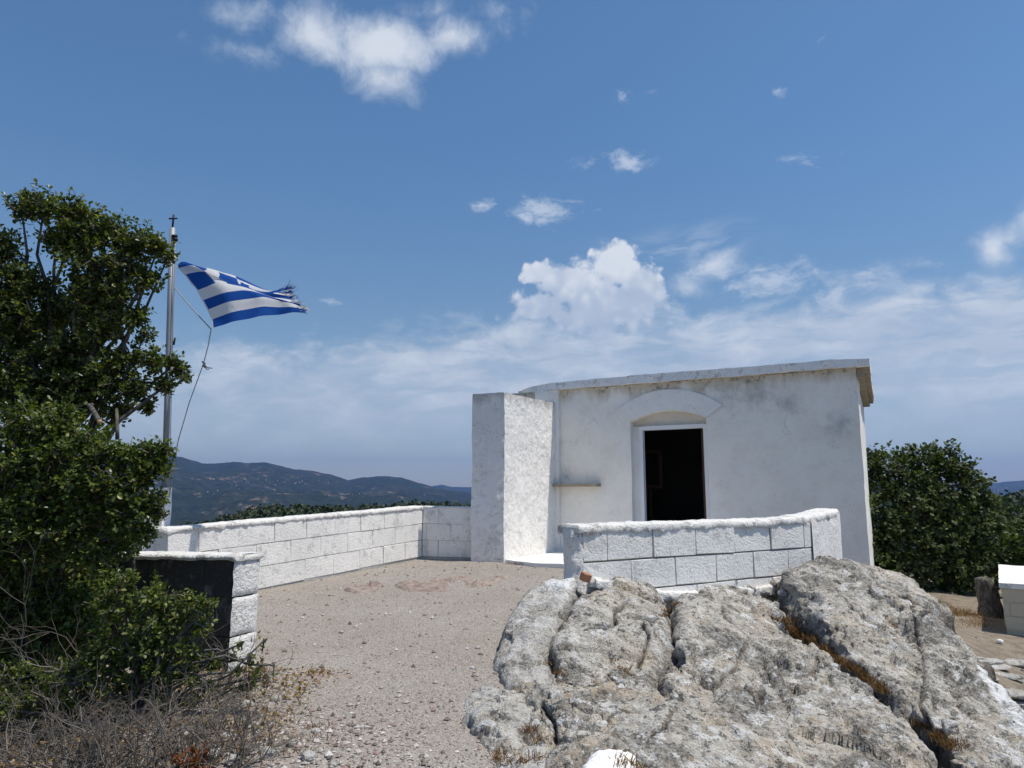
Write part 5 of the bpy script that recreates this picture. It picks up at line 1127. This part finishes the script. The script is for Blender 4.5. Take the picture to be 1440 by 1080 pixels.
def dead_shrub(name, label, base_pts, seed, n_stem, h, lean=(0, 0), r0=.006, depth=3, spread=.55, group=None):
    rng = np.random.default_rng(seed); tw = Acc()
    def grow(p, d, L, r, k):
        n = 4; P = [p]
        for i in range(n):
            d = d + rng.normal(size=3) * .22; d /= np.linalg.norm(d); P.append(P[-1] + d * L / n)
        tw.tube(P, np.linspace(r, r * .5, n + 1), 4 if r > .003 else 3, False)
        if k:
            for _ in range(rng.integers(2, 4)):
                j = rng.integers(1, n + 1); nd = d + rng.normal(size=3) * spread; nd[2] += .1; nd /= np.linalg.norm(nd); grow(P[j], nd, L * rng.uniform(.45, .8), r * .55, k - 1)
    for (x, y) in base_pts:
        z = drop(x, y, .9) if False else gz(x, y)
        for _ in range(n_stem):
            d = np.array([lean[0] + rng.normal() * .55, lean[1] + rng.normal() * .45, rng.uniform(.35, 1.1)]); d /= np.linalg.norm(d); grow(np.array([x + rng.normal() * .05, y + rng.normal() * .05, z - .02]), d, h * rng.uniform(.5, 1.0), r0 * rng.uniform(.6, 1.2), depth)
    o = link(name, tw.mesh(name), M['twig']); tag(o, label, 'dead shrub', group); return o
def build_dead():
    G = lambda px, py: (lambda p: (p[0], p[1]))(gpt(px, py))
    gpt = on_ground
    dead_shrub('dead_shrub', 'tangled grey dead twigs filling the lower left corner', [G(x, y) for x, y in ((20, 1110), (70, 1100), (120, 1090), (30, 1150), (100, 1140), (160, 1120), (60, 1070), (130, 1065), (10, 1065), (90, 1050), (40, 1040), (160, 1080), (0, 1030))], 41, 10, .20, (.1, 0), .0046)
    dead_shrub('dead_shrub', 'grey dead brushwood in front of the low oak shrub', [G(x, y) for x, y in ((190, 1090), (230, 1070), (260, 1050), (200, 1050), (280, 1085), (240, 1110), (150, 1050), (290, 1030), (210, 1020), (250, 1020), (180, 1030), (310, 1060), (320, 1040))], 42, 9, .18, (.15, 0), .0044)
    dead_shrub('dead_shrub', 'thin dead twigs reaching from the shrub across the white wall end', [G(x, y) for x, y in ((290, 985), (310, 975), (300, 1000))], 43, 7, .26, (.55, 0), .0048)
    dead_shrub('dead_shrub', 'fine dead sprig leaning over the gravel right of the twigs', [G(x, y) for x, y in ((320, 1062), (335, 1070))], 44, 6, .20, (.7, .1), .0042)
    dead_shrub('dead_shrub', 'bare grey twigs hanging in the shade inside the oak bush', [(at(100, 900, 3.3)[0], at(100, 900, 3.3)[1]), (at(120, 930, 3.3)[0], 3.25)], 45, 8, .45, (.1, -.1), .005)
    rng = np.random.default_rng(50); lv = Acc(); tw = Acc()
    for (px, py, r) in ((262, 1062, .035), (280, 1056, .03), (285, 1070, .03), (255, 1075, .03), (272, 1072, .03)):
        p = gpt(px, py + 12) + (0, 0, .03); clump_leaves(lv, tw, p, r, 70, .017, rng)
    o = link('red_sprig', lv.mesh('red_sprig', False), M['leaf_red']); tag(o, 'small sprig of orange-red leaves at the bottom edge by the twigs', 'plant'); link('stems', tw.mesh('stems'), M['twig'], o)
    lv = Acc(); rng = np.random.default_rng(51)
    n = 5200; x = rng.uniform(-2.6, -.95, n) + 0.10 * rng.random(n) ** 3; y = rng.uniform(2.2, 3.9, n); pos = np.stack([x, y, ground_z(x, y) + .012], -1); leaves(lv, pos, unit(n, rng), np.array([0, 0, 1.0]) + unit(n, rng) * .5, rng.uniform(.012, .026, n), .3)
    o = link('leaf_litter', lv.mesh('leaf_litter', False), M['leaf_dry']); tag(o, 'brown fallen leaves under the dead twigs', 'leaf litter', kind='stuff')
    lv = Acc(); tw = Acc()
    for (px, py, r) in ((355, 945, .045), (368, 935, .03), (350, 960, .04), (372, 955, .025)): clump_leaves(lv, tw, at(px, py, 3.2), r, 60, .016, rng)
    o = link('browned_sprig', lv.mesh('browned_sprig', False), M['leaf_dry']); tag(o, 'browned leafy sprig at the foot of the white wall end', 'plant'); link('stems', tw.mesh('stems'), M['twig'], o)
build_dead()

# ------------------------------------------------------------------ tomb at the right edge
def build_tomb():
    c0 = at(1414, 880, 7.0)[:2]; d = np.array([.83, -.56]); d /= np.linalg.norm(d); bk = np.array([-d[1], d[0]]); e = c0 + d * 1.3; zb = float(at(1411, 886, 7.0)[2]); H = float(at(1411, 827, 7.0)[2]) - zb
    r = empty('tomb', (float(c0[0]), float(c0[1]), zb)); tag(r, 'pale cream block tomb with white slab top at the right edge', 'tomb')
    block_wall(r, c0, e, zb, zb, 3, H / 3, .30, .16, bk, M['tombblock'], M['tombblock'], .1, gap=.006, rnd=random.Random(3))
    s0 = c0 + bk * .165; block_wall(r, c0 + bk * 2.0, s0, zb, zb, 3, H / 3, .30, .16, d, M['tombblock'], M['tombblock'], .1, gap=.006, rnd=random.Random(4))
    m = prism(Acc(), [c0 - d * .02 - bk * .02, e - bk * .02, e + bk * 2.0, c0 - d * .02 + bk * 2.0], zb + H + .002, zb + H + .05).mesh('slab', False); link('slab', densify(m, .08, .008, 5, 2), M['wash'], r)
    p = at(1405, 891, 6.6); p[2] = gz(p[0], p[1]); o = bpy.data.objects.new('stone', stone_mesh(8)); o.data.materials.append(M['wash']); COL.objects.link(o); o.location = p + (0, 0, .02); o.scale = (.03, .03, .04); tag(o, 'small white stone on the path before the pale tomb', 'stone')
build_tomb()

# ------------------------------------------------------------------ air
def build_haze():
    m = bpy.data.materials.new('haze'); m.use_nodes = True; t = NT(m.node_tree); t.n.remove(t.n['Principled BSDF'])
    v = t.new('ShaderNodeVolumePrincipled'); v.inputs['Color'].default_value = (0.26, 0.47, 1.0, 1); v.inputs['Density'].default_value = 0.000075; v.inputs['Anisotropy'].default_value = 0.25
    t.l.new(v.outputs[0], t.n['Material Output'].inputs['Volume'])
    o = link('haze', Acc().box((-14500, -14500, -420), (14500, 14500, 620)).mesh('haze', False), m); tag(o, 'thin blue haze filling the air over the valley', 'haze', kind='stuff')
build_haze()
